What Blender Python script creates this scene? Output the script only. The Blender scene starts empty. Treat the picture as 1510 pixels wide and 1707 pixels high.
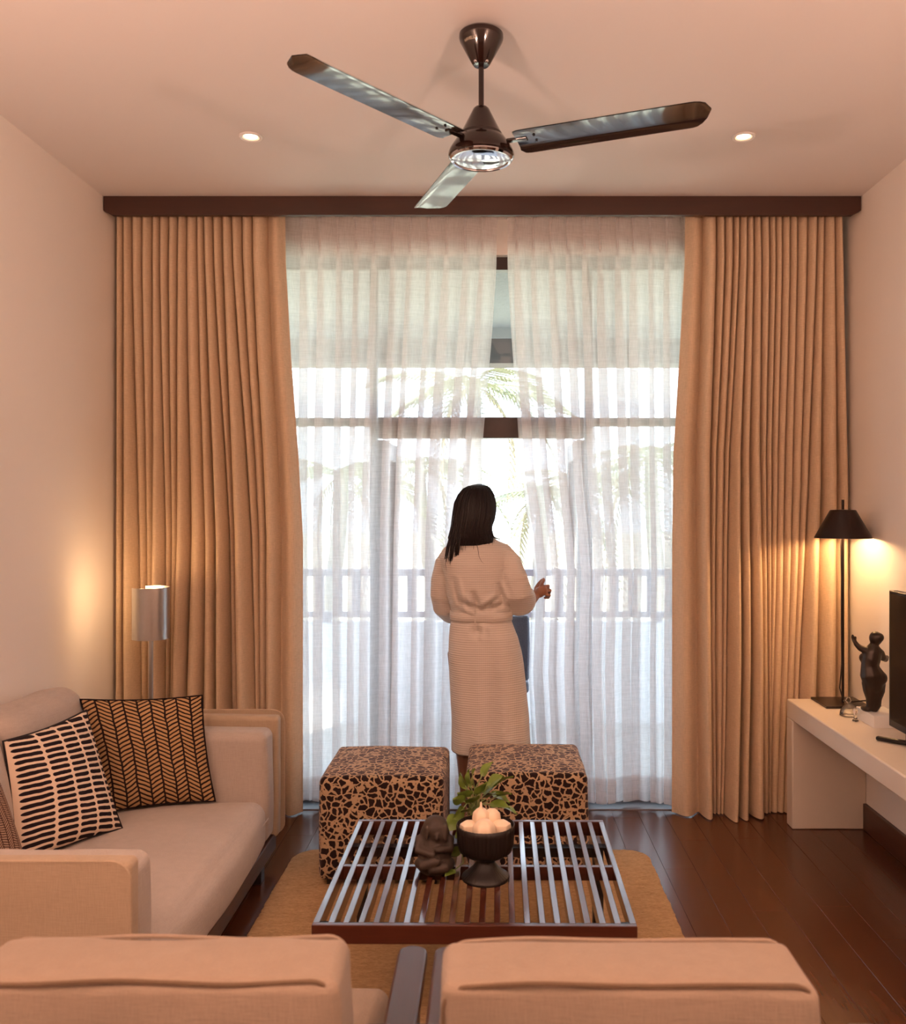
import bpy, bmesh, math, random
import numpy as np
from mathutils import Vector, Matrix, noise as mnoise

random.seed(7)
rng = np.random.default_rng(7)
PI = math.pi
scene = bpy.context.scene
C = scene.collection

# ------------------------------------------------------------------ camera
CAM_H = 1.55
F_PX, VPX, VPY = 1500.0, 820.0, 842.0          # focal length and vanishing point in a 1510 x 1707 frame
cam_d = bpy.data.cameras.new('camera')
cam = bpy.data.objects.new('camera', cam_d)
C.objects.link(cam)
cam.location = (0, 0, CAM_H)
cam.rotation_euler = (PI / 2, 0, 0)
cam_d.sensor_fit = 'VERTICAL'
cam_d.sensor_height = 24.0
cam_d.lens = 24.0 * F_PX / 1707.0
cam_d.shift_x = -(VPX - 755.0) / 1707.0
cam_d.shift_y = -(853.5 - VPY) / 1707.0
cam_d.clip_start = 0.05
cam_d.clip_end = 300
cam_d.dof.use_dof = True
cam_d.dof.focus_distance = 4.2
cam_d.dof.aperture_fstop = 3.0
scene.camera = cam

# ------------------------------------------------------------------ world, sun, exposure
SKY = 7.0
LAMP_COL = (1.0, 0.60, 0.45)
GLOW_COL = (1.0, 0.58, 0.27)
world = bpy.data.worlds.new('sky')
scene.world = world
world.use_nodes = True
bg = world.node_tree.nodes['Background']
bg.inputs[0].default_value = (0.71, 0.85, 1.0, 1)
bg.inputs[1].default_value = SKY
sun_d = bpy.data.lights.new('sun', 'SUN')
sun_d.energy = 14.0
sun_d.angle = 0.02
sun_d.color = (1.0, 0.93, 0.80)
sun = bpy.data.objects.new('sun', sun_d)
C.objects.link(sun)
sun.rotation_euler = Vector((0.30, 0.50, -0.85)).to_track_quat('-Z', 'Y').to_euler()
scene.view_settings.view_transform = 'Standard'
scene.view_settings.look = 'None'
scene.view_settings.gamma = 1.0
scene.view_settings.use_curve_mapping = False
scene.view_settings.exposure = 0.0
scene.cycles.transparent_max_bounces = 24
scene.cycles.max_bounces = 12
scene.cycles.diffuse_bounces = 6
scene.cycles.caustics_reflective = False
scene.cycles.caustics_refractive = False
scene.cycles.sample_clamp_indirect = 4.0

# ------------------------------------------------------------------ room sizes (metres; camera at the origin, looking along +Y)
XL, XR = -1.885, 1.79
CEIL = 3.047
YB, YW = -3.2, 4.72          # wall behind the camera / inner face of the window wall
FLOOR_END = 4.57

# ------------------------------------------------------------------ geometry helpers
class MB:
    def __init__(s):
        s.v, s.f, s.uv = [], [], None
    def box(s, x0, x1, y0, y1, z0, z1, rot=None, piv=None):
        n = len(s.v)
        p = [Vector((x, y, z)) for z in (z0, z1) for y in (y0, y1) for x in (x0, x1)]
        if rot is not None:
            c = Vector(piv) if piv is not None else sum(p, Vector()) / 8
            p = [rot @ (q - c) + c for q in p]
        s.v += [tuple(q) for q in p]
        s.f += [tuple(n + i for i in q) for q in ((0, 2, 3, 1), (4, 5, 7, 6), (0, 1, 5, 4), (2, 6, 7, 3), (0, 4, 6, 2), (1, 3, 7, 5))]
        return s
    def lathe(s, prof, seg=32, c=(0, 0, 0), axis=None, wob=None, arc=None, caps=True):
        """prof: list of (r, z); rotates round z at c."""
        n = len(s.v)
        full = arc is None
        a0, a1 = (0, 2 * PI) if full else arc
        cnt = seg if full else seg + 1
        M = Matrix.Identity(3) if axis is None else Vector((0, 0, 1)).rotation_difference(Vector(axis)).to_matrix()
        for (r, z) in prof:
            for i in range(cnt):
                a = a0 + (a1 - a0) * i / seg
                rr = r if wob is None else r * wob(a, z)
                q = M @ Vector((rr * math.cos(a), rr * math.sin(a), z)) + Vector(c)
                s.v.append(tuple(q))
        for j in range(len(prof) - 1):
            for i in range(seg):
                i2 = (i + 1) % cnt
                s.f.append((n + j * cnt + i, n + j * cnt + i2, n + (j + 1) * cnt + i2, n + (j + 1) * cnt + i))
        if full and caps:
            if prof[0][0] > 1e-6: s.f.append(tuple(n + i for i in range(cnt))[::-1])
            if prof[-1][0] > 1e-6: s.f.append(tuple(n + (len(prof) - 1) * cnt + i for i in range(cnt)))
        return s
    def tube(s, pts, rad, seg=10, caps=True, flat=1.0):
        pts = [Vector(p) for p in pts]
        if not hasattr(rad, '__len__'): rad = [rad] * len(pts)
        if caps:                                             # rounded ends
            d0 = (pts[0] - pts[1]).normalized(); d1 = (pts[-1] - pts[-2]).normalized()
            pts = [pts[0] + d0 * rad[0] * .98, pts[0] + d0 * rad[0] * .7] + pts + [pts[-1] + d1 * rad[-1] * .7, pts[-1] + d1 * rad[-1] * .98]
            rad = [rad[0] * .18, rad[0] * .71] + list(rad) + [rad[-1] * .71, rad[-1] * .18]
        n = len(s.v)
        up = None
        for i, p in enumerate(pts):
            t = (pts[min(i + 1, len(pts) - 1)] - pts[max(i - 1, 0)]).normalized()
            if up is None:
                up = Vector((0, 0, 1)) if abs(t.z) < .9 else Vector((1, 0, 0))
            u = (up - t * up.dot(t)).normalized()
            up = u
            w = t.cross(u)
            for k in range(seg):
                a = 2 * PI * k / seg
                s.v.append(tuple(p + (u * math.cos(a) * flat + w * math.sin(a)) * rad[i]))
        for i in range(len(pts) - 1):
            for k in range(seg):
                k2 = (k + 1) % seg
                s.f.append((n + i * seg + k, n + i * seg + k2, n + (i + 1) * seg + k2, n + (i + 1) * seg + k))
        s.f.append(tuple(n + k for k in range(seg))[::-1])
        s.f.append(tuple(n + (len(pts) - 1) * seg + k for k in range(seg)))
        return s
    def ell(s, c, r, rot=None, nu=20, nv=12):
        n = len(s.v)
        if not hasattr(r, '__len__'): r = (r, r, r)
        for j in range(1, nv):
            th = PI * j / nv
            for i in range(nu):
                a = 2 * PI * i / nu
                q = Vector((r[0] * math.sin(th) * math.cos(a), r[1] * math.sin(th) * math.sin(a), r[2] * math.cos(th)))
                if rot is not None: q = rot @ q
                s.v.append(tuple(q + Vector(c)))
        for z, sg in ((r[2], 1), (-r[2], -1)):
            q = Vector((0, 0, z))
            if rot is not None: q = rot @ q
            s.v.append(tuple(q + Vector(c)))
        T, B = len(s.v) - 2, len(s.v) - 1
        for j in range(nv - 2):
            for i in range(nu):
                i2 = (i + 1) % nu
                s.f.append((n + j * nu + i, n + (j + 1) * nu + i, n + (j + 1) * nu + i2, n + j * nu + i2))
        for i in range(nu):
            i2 = (i + 1) % nu
            s.f.append((T, n + i, n + i2))
            s.f.append((B, n + (nv - 2) * nu + i2, n + (nv - 2) * nu + i))
        return s
    def grid(s, fn, nu, nv, uv=True, flip=False):
        """fn(u,v) with u,v in 0..1"""
        n = len(s.v)
        if s.uv is None: s.uv = [(0, 0)] * n
        for j in range(nv + 1):
            for i in range(nu + 1):
                s.v.append(tuple(fn(i / nu, j / nv)))
                s.uv.append((i / nu, j / nv))
        for j in range(nv):
            for i in range(nu):
                q = (n + j * (nu + 1) + i, n + j * (nu + 1) + i + 1, n + (j + 1) * (nu + 1) + i + 1, n + (j + 1) * (nu + 1) + i)
                s.f.append(q[::-1] if flip else q)
        return s
    def loft(s, rings, cap=True):
        n = len(s.v); k = len(rings[0])
        for r in rings: s.v += [tuple(p) for p in r]
        for j in range(len(rings) - 1):
            for i in range(k):
                i2 = (i + 1) % k
                s.f.append((n + j * k + i, n + j * k + i2, n + (j + 1) * k + i2, n + (j + 1) * k + i))
        if cap:
            s.f.append(tuple(n + i for i in range(k))[::-1])
            s.f.append(tuple(n + (len(rings) - 1) * k + i for i in range(k)))
        return s
    def soft(s, x0, x1, y0, y1, z0, z1, r, n=14, crown=(0, 0, 0), rot=None, piv=None, wob=0.0, seed=0):
        """rounded, slightly puffed upholstery block"""
        hx, hy, hz = (x1 - x0) / 2, (y1 - y0) / 2, (z1 - z0) / 2
        c = Vector(((x0 + x1) / 2, (y0 + y1) / 2, (z0 + z1) / 2))
        def ticks(h):
            rr = min(r, h * .98) / h
            e = [1 - rr + rr * t for t in (0, .12, .27, .45, .65, .85, 1.0)]
            m = list(np.linspace(-(1 - rr), 1 - rr, n))
            return [-q for q in e[::-1]][:-1] + m + e[1:]
        H = (hx, hy, hz); T = [ticks(h) for h in H]
        base = len(s.v); idx = {}
        def vert(p):
            key = tuple(round(q, 5) for q in p)
            if key in idx: return idx[key]
            P = Vector((p[0] * hx, p[1] * hy, p[2] * hz))
            inner = Vector([max(-(H[i] - min(r, H[i] * .98)), min(H[i] - min(r, H[i] * .98), P[i])) for i in range(3)])
            d = P - inner
            Q = inner + (d.normalized() * min(r, min(H) * .98) if d.length > 1e-9 else d)
            for i in range(3):
                j, k = (i + 1) % 3, (i + 2) % 3
                if crown[i]:
                    Q[i] += crown[i] * p[i] * max(0, 1 - p[j] ** 2) * max(0, 1 - p[k] ** 2)
            if wob:
                Q += Vector([wob * mnoise.noise((Q + c) * 5.0 + Vector((seed + 11 * q, 3 * q, 0))) for q in range(3)])
            if rot is not None:
                pv = Vector(piv) - c if piv is not None else Vector()
                Q = rot @ (Q - pv) + pv
            idx[key] = len(s.v)
            s.v.append(tuple(Q + c))
            return idx[key]
        for ax in range(3):
            j, k = (ax + 1) % 3, (ax + 2) % 3
            for sg in (-1, 1):
                for a in range(len(T[j]) - 1):
                    for b in range(len(T[k]) - 1):
                        q = []
                        for (aa, bb) in ((a, b), (a + 1, b), (a + 1, b + 1), (a, b + 1)):
                            p = [0, 0, 0]; p[ax] = sg; p[j] = T[j][aa]; p[k] = T[k][bb]
                            q.append(vert(tuple(p)))
                        if sg < 0: q = q[::-1]
                        if len(set(q)) == 4: s.f.append(tuple(q))
        return s
    def mesh(s, name, origin=(0, 0, 0), smooth=True, angle=40):
        me = bpy.data.meshes.new(name)
        o = Vector(origin)
        me.from_pydata([tuple(Vector(p) - o) for p in s.v], [], s.f)
        if s.uv is not None:
            lay = me.uv_layers.new(name='UVMap')
            li = np.zeros(len(me.loops), dtype=np.int32); me.loops.foreach_get('vertex_index', li)
            uv = np.array(s.uv + [(0, 0)] * (len(s.v) - len(s.uv)), dtype=np.float32)[li]
            lay.data.foreach_set('uv', uv.ravel())
        if smooth:
            me.polygons.foreach_set('use_smooth', [True] * len(me.polygons))
            me.set_sharp_from_angle(angle=math.radians(angle))
        me.update()
        return me
    def build(s, name, mat, parent=None, smooth=True, angle=40, bevel=0, seg=2, local=False):
        org = Vector()
        if parent is not None and not local:
            p = parent
            while p is not None:
                org = org + p.location; p = p.parent
        me = s.mesh(name, org, smooth, angle)
        return link(name, me, mat, parent, bevel, seg)

def link(name, me, mat=None, parent=None, bevel=0, seg=2):
    ob = bpy.data.objects.new(name, me)
    C.objects.link(ob)
    if mat is not None and len(me.materials) == 0: me.materials.append(mat)
    if parent is not None: ob.parent = parent
    if bevel:
        m = ob.modifiers.new('bevel', 'BEVEL'); m.width = bevel; m.segments = seg; m.limit_method = 'ANGLE'; m.angle_limit = math.radians(35)
    return ob

def thing(name, label, cat, loc=(0, 0, 0), rotz=0, group=None):
    o = bpy.data.objects.new(name, None)
    C.objects.link(o); o.location = loc; o.rotation_euler = (0, 0, rotz)
    o.empty_display_size = .05
    return tag(o, label, cat, group)
def tag(o, label, cat, group=None):
    o['label'] = label; o['category'] = cat
    if group: o['group'] = group
    return o
def struct(o, label=None):
    o['kind'] = 'structure'
    if label: o['label'] = label
    return o
def copy_tree(o, parent=None):
    c = o.copy(); C.objects.link(c); c.parent = parent
    for ch in list(o.children): copy_tree(ch, c)
    return c

def union_mesh(mb, voxel, smooth_it=6, name='tmp', fac=.5):
    me = mb.mesh(name, smooth=False)
    bm = bmesh.new(); bm.from_mesh(me); bmesh.ops.recalc_face_normals(bm, faces=bm.faces); bm.to_mesh(me); bm.free()
    ob = bpy.data.objects.new('tmp_union', me); C.objects.link(ob)
    m = ob.modifiers.new('r', 'REMESH'); m.mode = 'VOXEL'; m.voxel_size = voxel
    if smooth_it:
        m = ob.modifiers.new('s', 'SMOOTH'); m.iterations = smooth_it; m.factor = fac
    dg = bpy.context.evaluated_depsgraph_get(); dg.update()
    out = bpy.data.meshes.new_from_object(ob.evaluated_get(dg))
    bpy.data.objects.remove(ob); bpy.data.meshes.remove(me)
    out.name = name
    out.polygons.foreach_set('use_smooth', [True] * len(out.polygons))
    return out
def mesh_co(me):
    co = np.zeros(len(me.vertices) * 3); me.vertices.foreach_get('co', co); return co.reshape(-1, 3)
def set_co(me, co):
    me.vertices.foreach_set('co', co.ravel()); me.update()
def shift_mesh(me, d):
    co = mesh_co(me); co += np.array(d); set_co(me, co); return me
def lerp(a, b, t): return a + (b - a) * t
def interp(x, xs, ys): return float(np.interp(x, xs, ys))
def noise2(a, b, c=0.0): return mnoise.noise(Vector((a, b, c)))

# ------------------------------------------------------------------ material helpers
class NT:
    def __init__(s, name):
        s.m = bpy.data.materials.new(name); s.m.use_nodes = True
        s.t = s.m.node_tree; s.b = s.t.nodes['Principled BSDF']; s.out = s.t.nodes['Material Output']
    def n(s, kind, **kw):
        nd = s.t.nodes.new(kind)
        for k, v in kw.items():
            if k.startswith('i_'):
                nd.inputs[k[2:].replace('_', ' ')].default_value = v
            else: setattr(nd, k, v)
        return nd
    def l(s, a, b): s.t.links.new(a, b)
    def ma(s, op, a, b=None, c=None):
        nd = s.t.nodes.new('ShaderNodeMath'); nd.operation = op
        for i, q in enumerate((a, b, c)):
            if q is None: continue
            if isinstance(q, (int, float)): nd.inputs[i].default_value = q
            else: s.l(q, nd.inputs[i])
        return nd.outputs[0]
    def mix(s, fac, a, b):
        nd = s.t.nodes.new('ShaderNodeMix'); nd.data_type = 'RGBA'
        for key, q in ((0, fac), (6, a), (7, b)):
            if isinstance(q, (int, float)): nd.inputs[key].default_value = q
            elif isinstance(q, tuple): nd.inputs[key].default_value = (*q[:3], 1)
            else: s.l(q, nd.inputs[key])
        return nd.outputs[2]
    def co(s, kind='Object'):
        return s.n('ShaderNodeTexCoord').outputs[kind]
    def mapping(s, src, scale=(1, 1, 1), rot=(0, 0, 0)):
        mp = s.n('ShaderNodeMapping'); mp.inputs['Scale'].default_value = scale; mp.inputs['Rotation'].default_value = rot
        s.l(src, mp.inputs[0]); return mp.outputs[0]
    def noise(s, src, scale=5, detail=3, rough=.5, dist=0):
        nd = s.n('ShaderNodeTexNoise'); nd.inputs['Scale'].default_value = scale; nd.inputs['Detail'].default_value = detail
        nd.inputs['Roughness'].default_value = rough; nd.inputs['Distortion'].default_value = dist
        s.l(src, nd.inputs['Vector']); return nd
    def bump(s, h, strength=.3, dist=.01):
        nd = s.n('ShaderNodeBump'); nd.inputs['Strength'].default_value = strength; nd.inputs['Distance'].default_value = dist
        s.l(h, nd.inputs['Height']); s.l(nd.outputs[0], s.b.inputs['Normal']); return nd
    def set(s, **kw):
        for k, v in kw.items():
            k = k.replace('_', ' ')
            inp = s.b.inputs[k]
            if isinstance(v, tuple): inp.default_value = (*v[:3], 1)
            else: inp.default_value = v
        return s

def m_plain(name, col, rough=.5, metal=0.0, var=.06, scale=6, coat=0, spec=.5, bump=0, bscale=80, bdist=.002):
    t = NT(name); c = t.co()
    if var:
        nz = t.noise(c, scale, 4)
        lo = tuple(max(0, q * (1 - var)) for q in col); hi = tuple(min(1, q * (1 + var)) for q in col)
        t.l(t.mix(nz.outputs[0], lo, hi), t.b.inputs['Base Color'])
    else: t.set(Base_Color=col)
    t.set(Roughness=rough, Metallic=metal)
    t.b.inputs['Specular IOR Level'].default_value = spec
    if coat:
        t.b.inputs['Coat Weight'].default_value = coat; t.b.inputs['Coat Roughness'].default_value = .05
    if bump:
        t.bump(t.noise(c, bscale, 3).outputs[0], bump, bdist)
    return t.m

def m_fabric(name, col, scale=260, var=.10, bump=.35, sheen=.15, slub=True):
    t = NT(name); c = t.co()
    w1 = t.noise(t.mapping(c, (scale, scale, scale * .12)), 1.0, 2)
    w2 = t.noise(t.mapping(c, (scale * .12, scale * .12, scale)), 1.0, 2)
    h = t.ma('ADD', w1.outputs[0], w2.outputs[0])
    big = t.noise(c, 5, 3)
    f = t.ma('ADD', t.ma('MULTIPLY', h, .35), t.ma('MULTIPLY', big.outputs[0], .3))
    lo = tuple(q * (1 - var) for q in col); hi = tuple(min(1, q * (1 + var)) for q in col)
    mr = t.n('ShaderNodeMapRange'); mr.inputs[1].default_value = .3; mr.inputs[2].default_value = .7
    t.l(f, mr.inputs[0])
    t.l(t.mix(mr.outputs[0], lo, hi), t.b.inputs['Base Color'])
    t.bump(h, bump, .002)
    t.set(Roughness=.9); t.b.inputs['Specular IOR Level'].default_value = .15
    t.b.inputs['Sheen Weight'].default_value = sheen; t.b.inputs['Sheen Roughness'].default_value = .5
    return t.m

def m_wood(name, col, axis=1, rough=.3, coat=.0, contrast=.45, scale=1.0, bump=.08, spec=.5, by_object=False):
    t = NT(name); c = t.co()
    sc = [26 * scale, 26 * scale, 26 * scale]; sc[axis] = 1.6 * scale
    mp = t.mapping(c, tuple(sc))
    nz = t.noise(mp, 1.0, 5, .6, 1.2)
    fine = [140 * scale] * 3; fine[axis] = 5 * scale
    nf = t.noise(t.mapping(c, tuple(fine)), 1.0, 2)
    f = t.ma('ADD', t.ma('MULTIPLY', nz.outputs[0], .75), t.ma('MULTIPLY', nf.outputs[0], .25))
    if by_object:
        oi = t.n('ShaderNodeObjectInfo')
        f = t.ma('ADD', f, t.ma('MULTIPLY', t.ma('SUBTRACT', oi.outputs['Random'], .5), .20))
    mr = t.n('ShaderNodeMapRange'); mr.inputs[1].default_value = .25; mr.inputs[2].default_value = .75
    t.l(f, mr.inputs[0])
    lo = tuple(q * (1 - contrast) for q in col); hi = tuple(min(1, q * (1 + contrast)) for q in col)
    t.l(t.mix(mr.outputs[0], lo, hi), t.b.inputs['Base Color'])
    rr = t.ma('ADD', t.ma('MULTIPLY', nf.outputs[0], .10), rough - .05)
    t.l(rr, t.b.inputs['Roughness'])
    t.bump(nf.outputs[0], bump, .002)
    t.b.inputs['Specular IOR Level'].default_value = spec
    if coat: t.b.inputs['Coat Weight'].default_value = coat; t.b.inputs['Coat Roughness'].default_value = .12
    return t.m

def m_glass_pane(name):
    t = NT(name)
    tr = t.n('ShaderNodeBsdfTransparent'); gl = t.n('ShaderNodeBsdfGlossy'); gl.inputs['Roughness'].default_value = .02
    fr = t.n('ShaderNodeFresnel'); fr.inputs[0].default_value = 1.35
    mx = t.n('ShaderNodeMixShader')
    t.l(fr.outputs[0], mx.inputs[0]); t.l(tr.outputs[0], mx.inputs[1]); t.l(gl.outputs[0], mx.inputs[2])
    t.l(mx.outputs[0], t.out.inputs[0]); tr.inputs[0].default_value = (.96, .98, .97, 1)
    return t.m

def m_sheer(name):
    t = NT(name); c = t.co()
    tr = t.n('ShaderNodeBsdfTransparent')
    di = t.n('ShaderNodeBsdfDiffuse'); di.inputs[0].default_value = (.86, .84, .83, 1)
    tl = t.n('ShaderNodeBsdfTranslucent'); tl.inputs[0].default_value = (.92, .92, .93, 1)
    m1 = t.n('ShaderNodeMixShader'); m1.inputs[0].default_value = .68
    t.l(di.outputs[0], m1.inputs[1]); t.l(tl.outputs[0], m1.inputs[2])
    wv = t.noise(t.mapping(c, (260, 40, 20)), 1.0, 2); wh = t.noise(t.mapping(c, (14, 14, 260)), 1.0, 2)
    f = t.ma('ADD', t.ma('MULTIPLY', wv.outputs[0], .22), t.ma('MULTIPLY', wh.outputs[0], .22))
    f = t.ma('ADD', f, .40)
    m2 = t.n('ShaderNodeMixShader')
    t.l(f, m2.inputs[0]); t.l(tr.outputs[0], m2.inputs[1]); t.l(m1.outputs[0], m2.inputs[2])
    t.l(m2.outputs[0], t.out.inputs[0])
    return t.m

def m_drape(name, col):
    t = NT(name); c = t.co()
    w1 = t.noise(t.mapping(c, (420, 420, 30)), 1.0, 2); w2 = t.noise(t.mapping(c, (40, 40, 420)), 1.0, 2)
    h = t.ma('ADD', w1.outputs[0], w2.outputs[0])
    mr = t.n('ShaderNodeMapRange'); mr.inputs[1].default_value = .7; mr.inputs[2].default_value = 1.3; t.l(h, mr.inputs[0])
    colr = t.mix(mr.outputs[0], tuple(q * .88 for q in col), tuple(q * 1.10 for q in col))
    t.l(colr, t.b.inputs['Base Color']); t.set(Roughness=.85)
    t.b.inputs['Specular IOR Level'].default_value = .2; t.b.inputs['Sheen Weight'].default_value = .1
    t.bump(h, .2, .002)
    tl = t.n('ShaderNodeBsdfTranslucent'); t.l(colr, tl.inputs[0])
    mx = t.n('ShaderNodeMixShader'); mx.inputs[0].default_value = .03
    t.l(t.b.outputs[0], mx.inputs[1]); t.l(tl.outputs[0], mx.inputs[2]); t.l(mx.outputs[0], t.out.inputs[0])
    return t.m

def m_leopard(name):
    t = NT(name); c = t.co()
    nz = t.noise(c, 30, 2)
    off = t.n('ShaderNodeVectorMath', operation='SCALE'); t.l(nz.outputs['Color'], off.inputs[0]); off.inputs['Scale'].default_value = .030
    ad = t.n('ShaderNodeVectorMath', operation='ADD'); t.l(c, ad.inputs[0]); t.l(off.outputs[0], ad.inputs[1])
    vo = t.n('ShaderNodeTexVoronoi'); vo.feature = 'DISTANCE_TO_EDGE'; vo.inputs['Scale'].default_value = 35; vo.inputs['Randomness'].default_value = .95
    t.l(ad.outputs[0], vo.inputs['Vector'])
    vc = t.n('ShaderNodeTexVoronoi'); vc.inputs['Scale'].default_value = 35; vc.inputs['Randomness'].default_value = .95
    t.l(ad.outputs[0], vc.inputs['Vector'])
    thr = t.ma('ADD', t.ma('MULTIPLY', vc.outputs['Color'], .10), .042)
    d = t.ma('SUBTRACT', vo.outputs['Distance'], thr)
    mr = t.n('ShaderNodeMapRange'); mr.inputs[1].default_value = -.012; mr.inputs[2].default_value = .03; t.l(d, mr.inputs[0])
    fz = t.noise(c, 600, 2)
    tan = t.mix(fz.outputs[0], (.33, .225, .13), (.50, .37, .24))
    t.l(t.mix(mr.outputs[0], tan, (.018, .010, .010)), t.b.inputs['Base Color'])
    t.bump(fz.outputs[0], .5, .004)
    t.set(Roughness=.95); t.b.inputs['Specular IOR Level'].default_value = .1
    t.b.inputs['Sheen Weight'].default_value = .35; t.b.inputs['Sheen Roughness'].default_value = .35; t.b.inputs['Sheen Tint'].default_value = (.9, .8, .85, 1)
    return t.m

def uv_xy(t, wob=.012, ws=7):
    c = t.co('UV'); nz = t.noise(c, ws, 2)
    sp = t.n('ShaderNodeSeparateXYZ'); t.l(c, sp.inputs[0])
    sn = t.n('ShaderNodeSeparateColor'); t.l(nz.outputs['Color'], sn.inputs[0])
    u = t.ma('ADD', sp.outputs[0], t.ma('MULTIPLY', t.ma('SUBTRACT', sn.outputs[0], .5), wob))
    v = t.ma('ADD', sp.outputs[1], t.ma('MULTIPLY', t.ma('SUBTRACT', sn.outputs[1], .5), wob))
    return u, v

def m_herring(name, ground, ink, cols=9, rows=25, slant=1.5):
    t = NT(name); u, v = uv_xy(t, .03)
    U = t.ma('MULTIPLY', u, cols); col = t.ma('FLOOR', U); f = t.ma('FRACT', U)
    par = t.ma('MODULO', col, 2.0)
    s1 = t.ma('ADD', t.ma('MULTIPLY', par, t.ma('SUBTRACT', t.ma('MULTIPLY', f, 2), 1)), t.ma('SUBTRACT', 1, f))
    tt = t.ma('FRACT', t.ma('ADD', t.ma('ADD', t.ma('MULTIPLY', v, rows), t.ma('MULTIPLY', s1, slant)), t.ma('MULTIPLY', col, .37)))
    stroke = t.ma('LESS_THAN', tt, .40)
    edge = t.ma('GREATER_THAN', t.ma('ABSOLUTE', t.ma('SUBTRACT', f, .5)), .425)
    k = t.ma('MAXIMUM', stroke, edge)
    t.l(t.mix(k, ground, ink), t.b.inputs['Base Color'])
    t.bump(t.noise(t.co(), 500, 2).outputs[0], .4, .002)
    t.set(Roughness=.92); t.b.inputs['Specular IOR Level'].default_value = .15
    return t.m

def m_dashes(name, ground, ink):
    t = NT(name); u, v = uv_xy(t, .02)
    U = t.ma('MULTIPLY', t.ma('POWER', t.ma('MAXIMUM', u, .0001), 1.3), 4.6); f = t.ma('FRACT', U); col = t.ma('FLOOR', U)
    V = t.ma('ADD', t.ma('MULTIPLY', v, 19.5), t.ma('ADD', t.ma('MULTIPLY', col, .43), t.ma('MULTIPLY', f, .5)))
    g = t.ma('ABSOLUTE', t.ma('SUBTRACT', t.ma('FRACT', V), .5)); fx = t.ma('ABSOLUTE', t.ma('SUBTRACT', f, .5))
    dx = t.ma('DIVIDE', t.ma('MAXIMUM', t.ma('SUBTRACT', fx, .35), 0), .10)
    dy = t.ma('DIVIDE', g, .31)
    k = t.ma('LESS_THAN', t.ma('ADD', t.ma('POWER', dx, 2), t.ma('POWER', dy, 2)), 1.0)
    t.l(t.mix(k, ground, ink), t.b.inputs['Base Color'])
    t.bump(t.noise(t.co(), 500, 2).outputs[0], .4, .002)
    t.set(Roughness=.92); t.b.inputs['Specular IOR Level'].default_value = .15
    return t.m

def m_jute(name):
    t = NT(name); c = t.co()
    n1 = t.noise(t.mapping(c, (60, 190, 60)), 1.0, 3, .6, .6); n3 = t.noise(t.mapping(c, (14, 60, 20)), 1.0, 3, .6, 1.0); n2 = t.noise(c, 3.5, 3)
    h = t.ma('ADD', t.ma('MULTIPLY', n3.outputs[0], .5), n1.outputs[0])
    mr = t.n('ShaderNodeMapRange'); mr.inputs[1].default_value = .45; mr.inputs[2].default_value = 1.0; t.l(h, mr.inputs[0])
    c1 = t.mix(mr.outputs[0], (.26, .150, .070), (.58, .39, .205))
    t.l(t.mix(t.ma('MULTIPLY', n2.outputs[0], .4), c1, (.44, .28, .14)), t.b.inputs['Base Color'])
    t.bump(h, .7, .006)
    t.set(Roughness=.95); t.b.inputs['Specular IOR Level'].default_value = .1
    return t.m

def m_robe(name):
    t = NT(name); c = t.co()
    sp = t.n('ShaderNodeSeparateXYZ'); t.l(c, sp.inputs[0])
    nz = t.noise(c, 9, 2)
    z = t.ma('ADD', sp.outputs[2], t.ma('MULTIPLY', nz.outputs[0], .006))
    s1 = t.ma('SINE', t.ma('MULTIPLY', z, 2 * PI / .0105))
    s2 = t.ma('SINE', t.ma('MULTIPLY', sp.outputs[0], 2 * PI / .009))
    h = t.ma('ADD', t.ma('MULTIPLY', s1, .5), t.ma('MULTIPLY', s2, .08))
    f = t.ma('ADD', t.ma('MULTIPLY', h, .5), .5)
    t.l(t.mix(f, (.52, .465, .415), (.64, .585, .53)), t.b.inputs['Base Color'])
    t.bump(h, .4, .0022)
    t.set(Roughness=.92); t.b.inputs['Specular IOR Level'].default_value = .15; t.b.inputs['Sheen Weight'].default_value = .15
    return t.m

def m_emit(name, col, st):
    t = NT(name); t.set(Base_Color=col, Emission_Color=col); t.b.inputs['Emission Strength'].default_value = st
    return t.m

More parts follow.
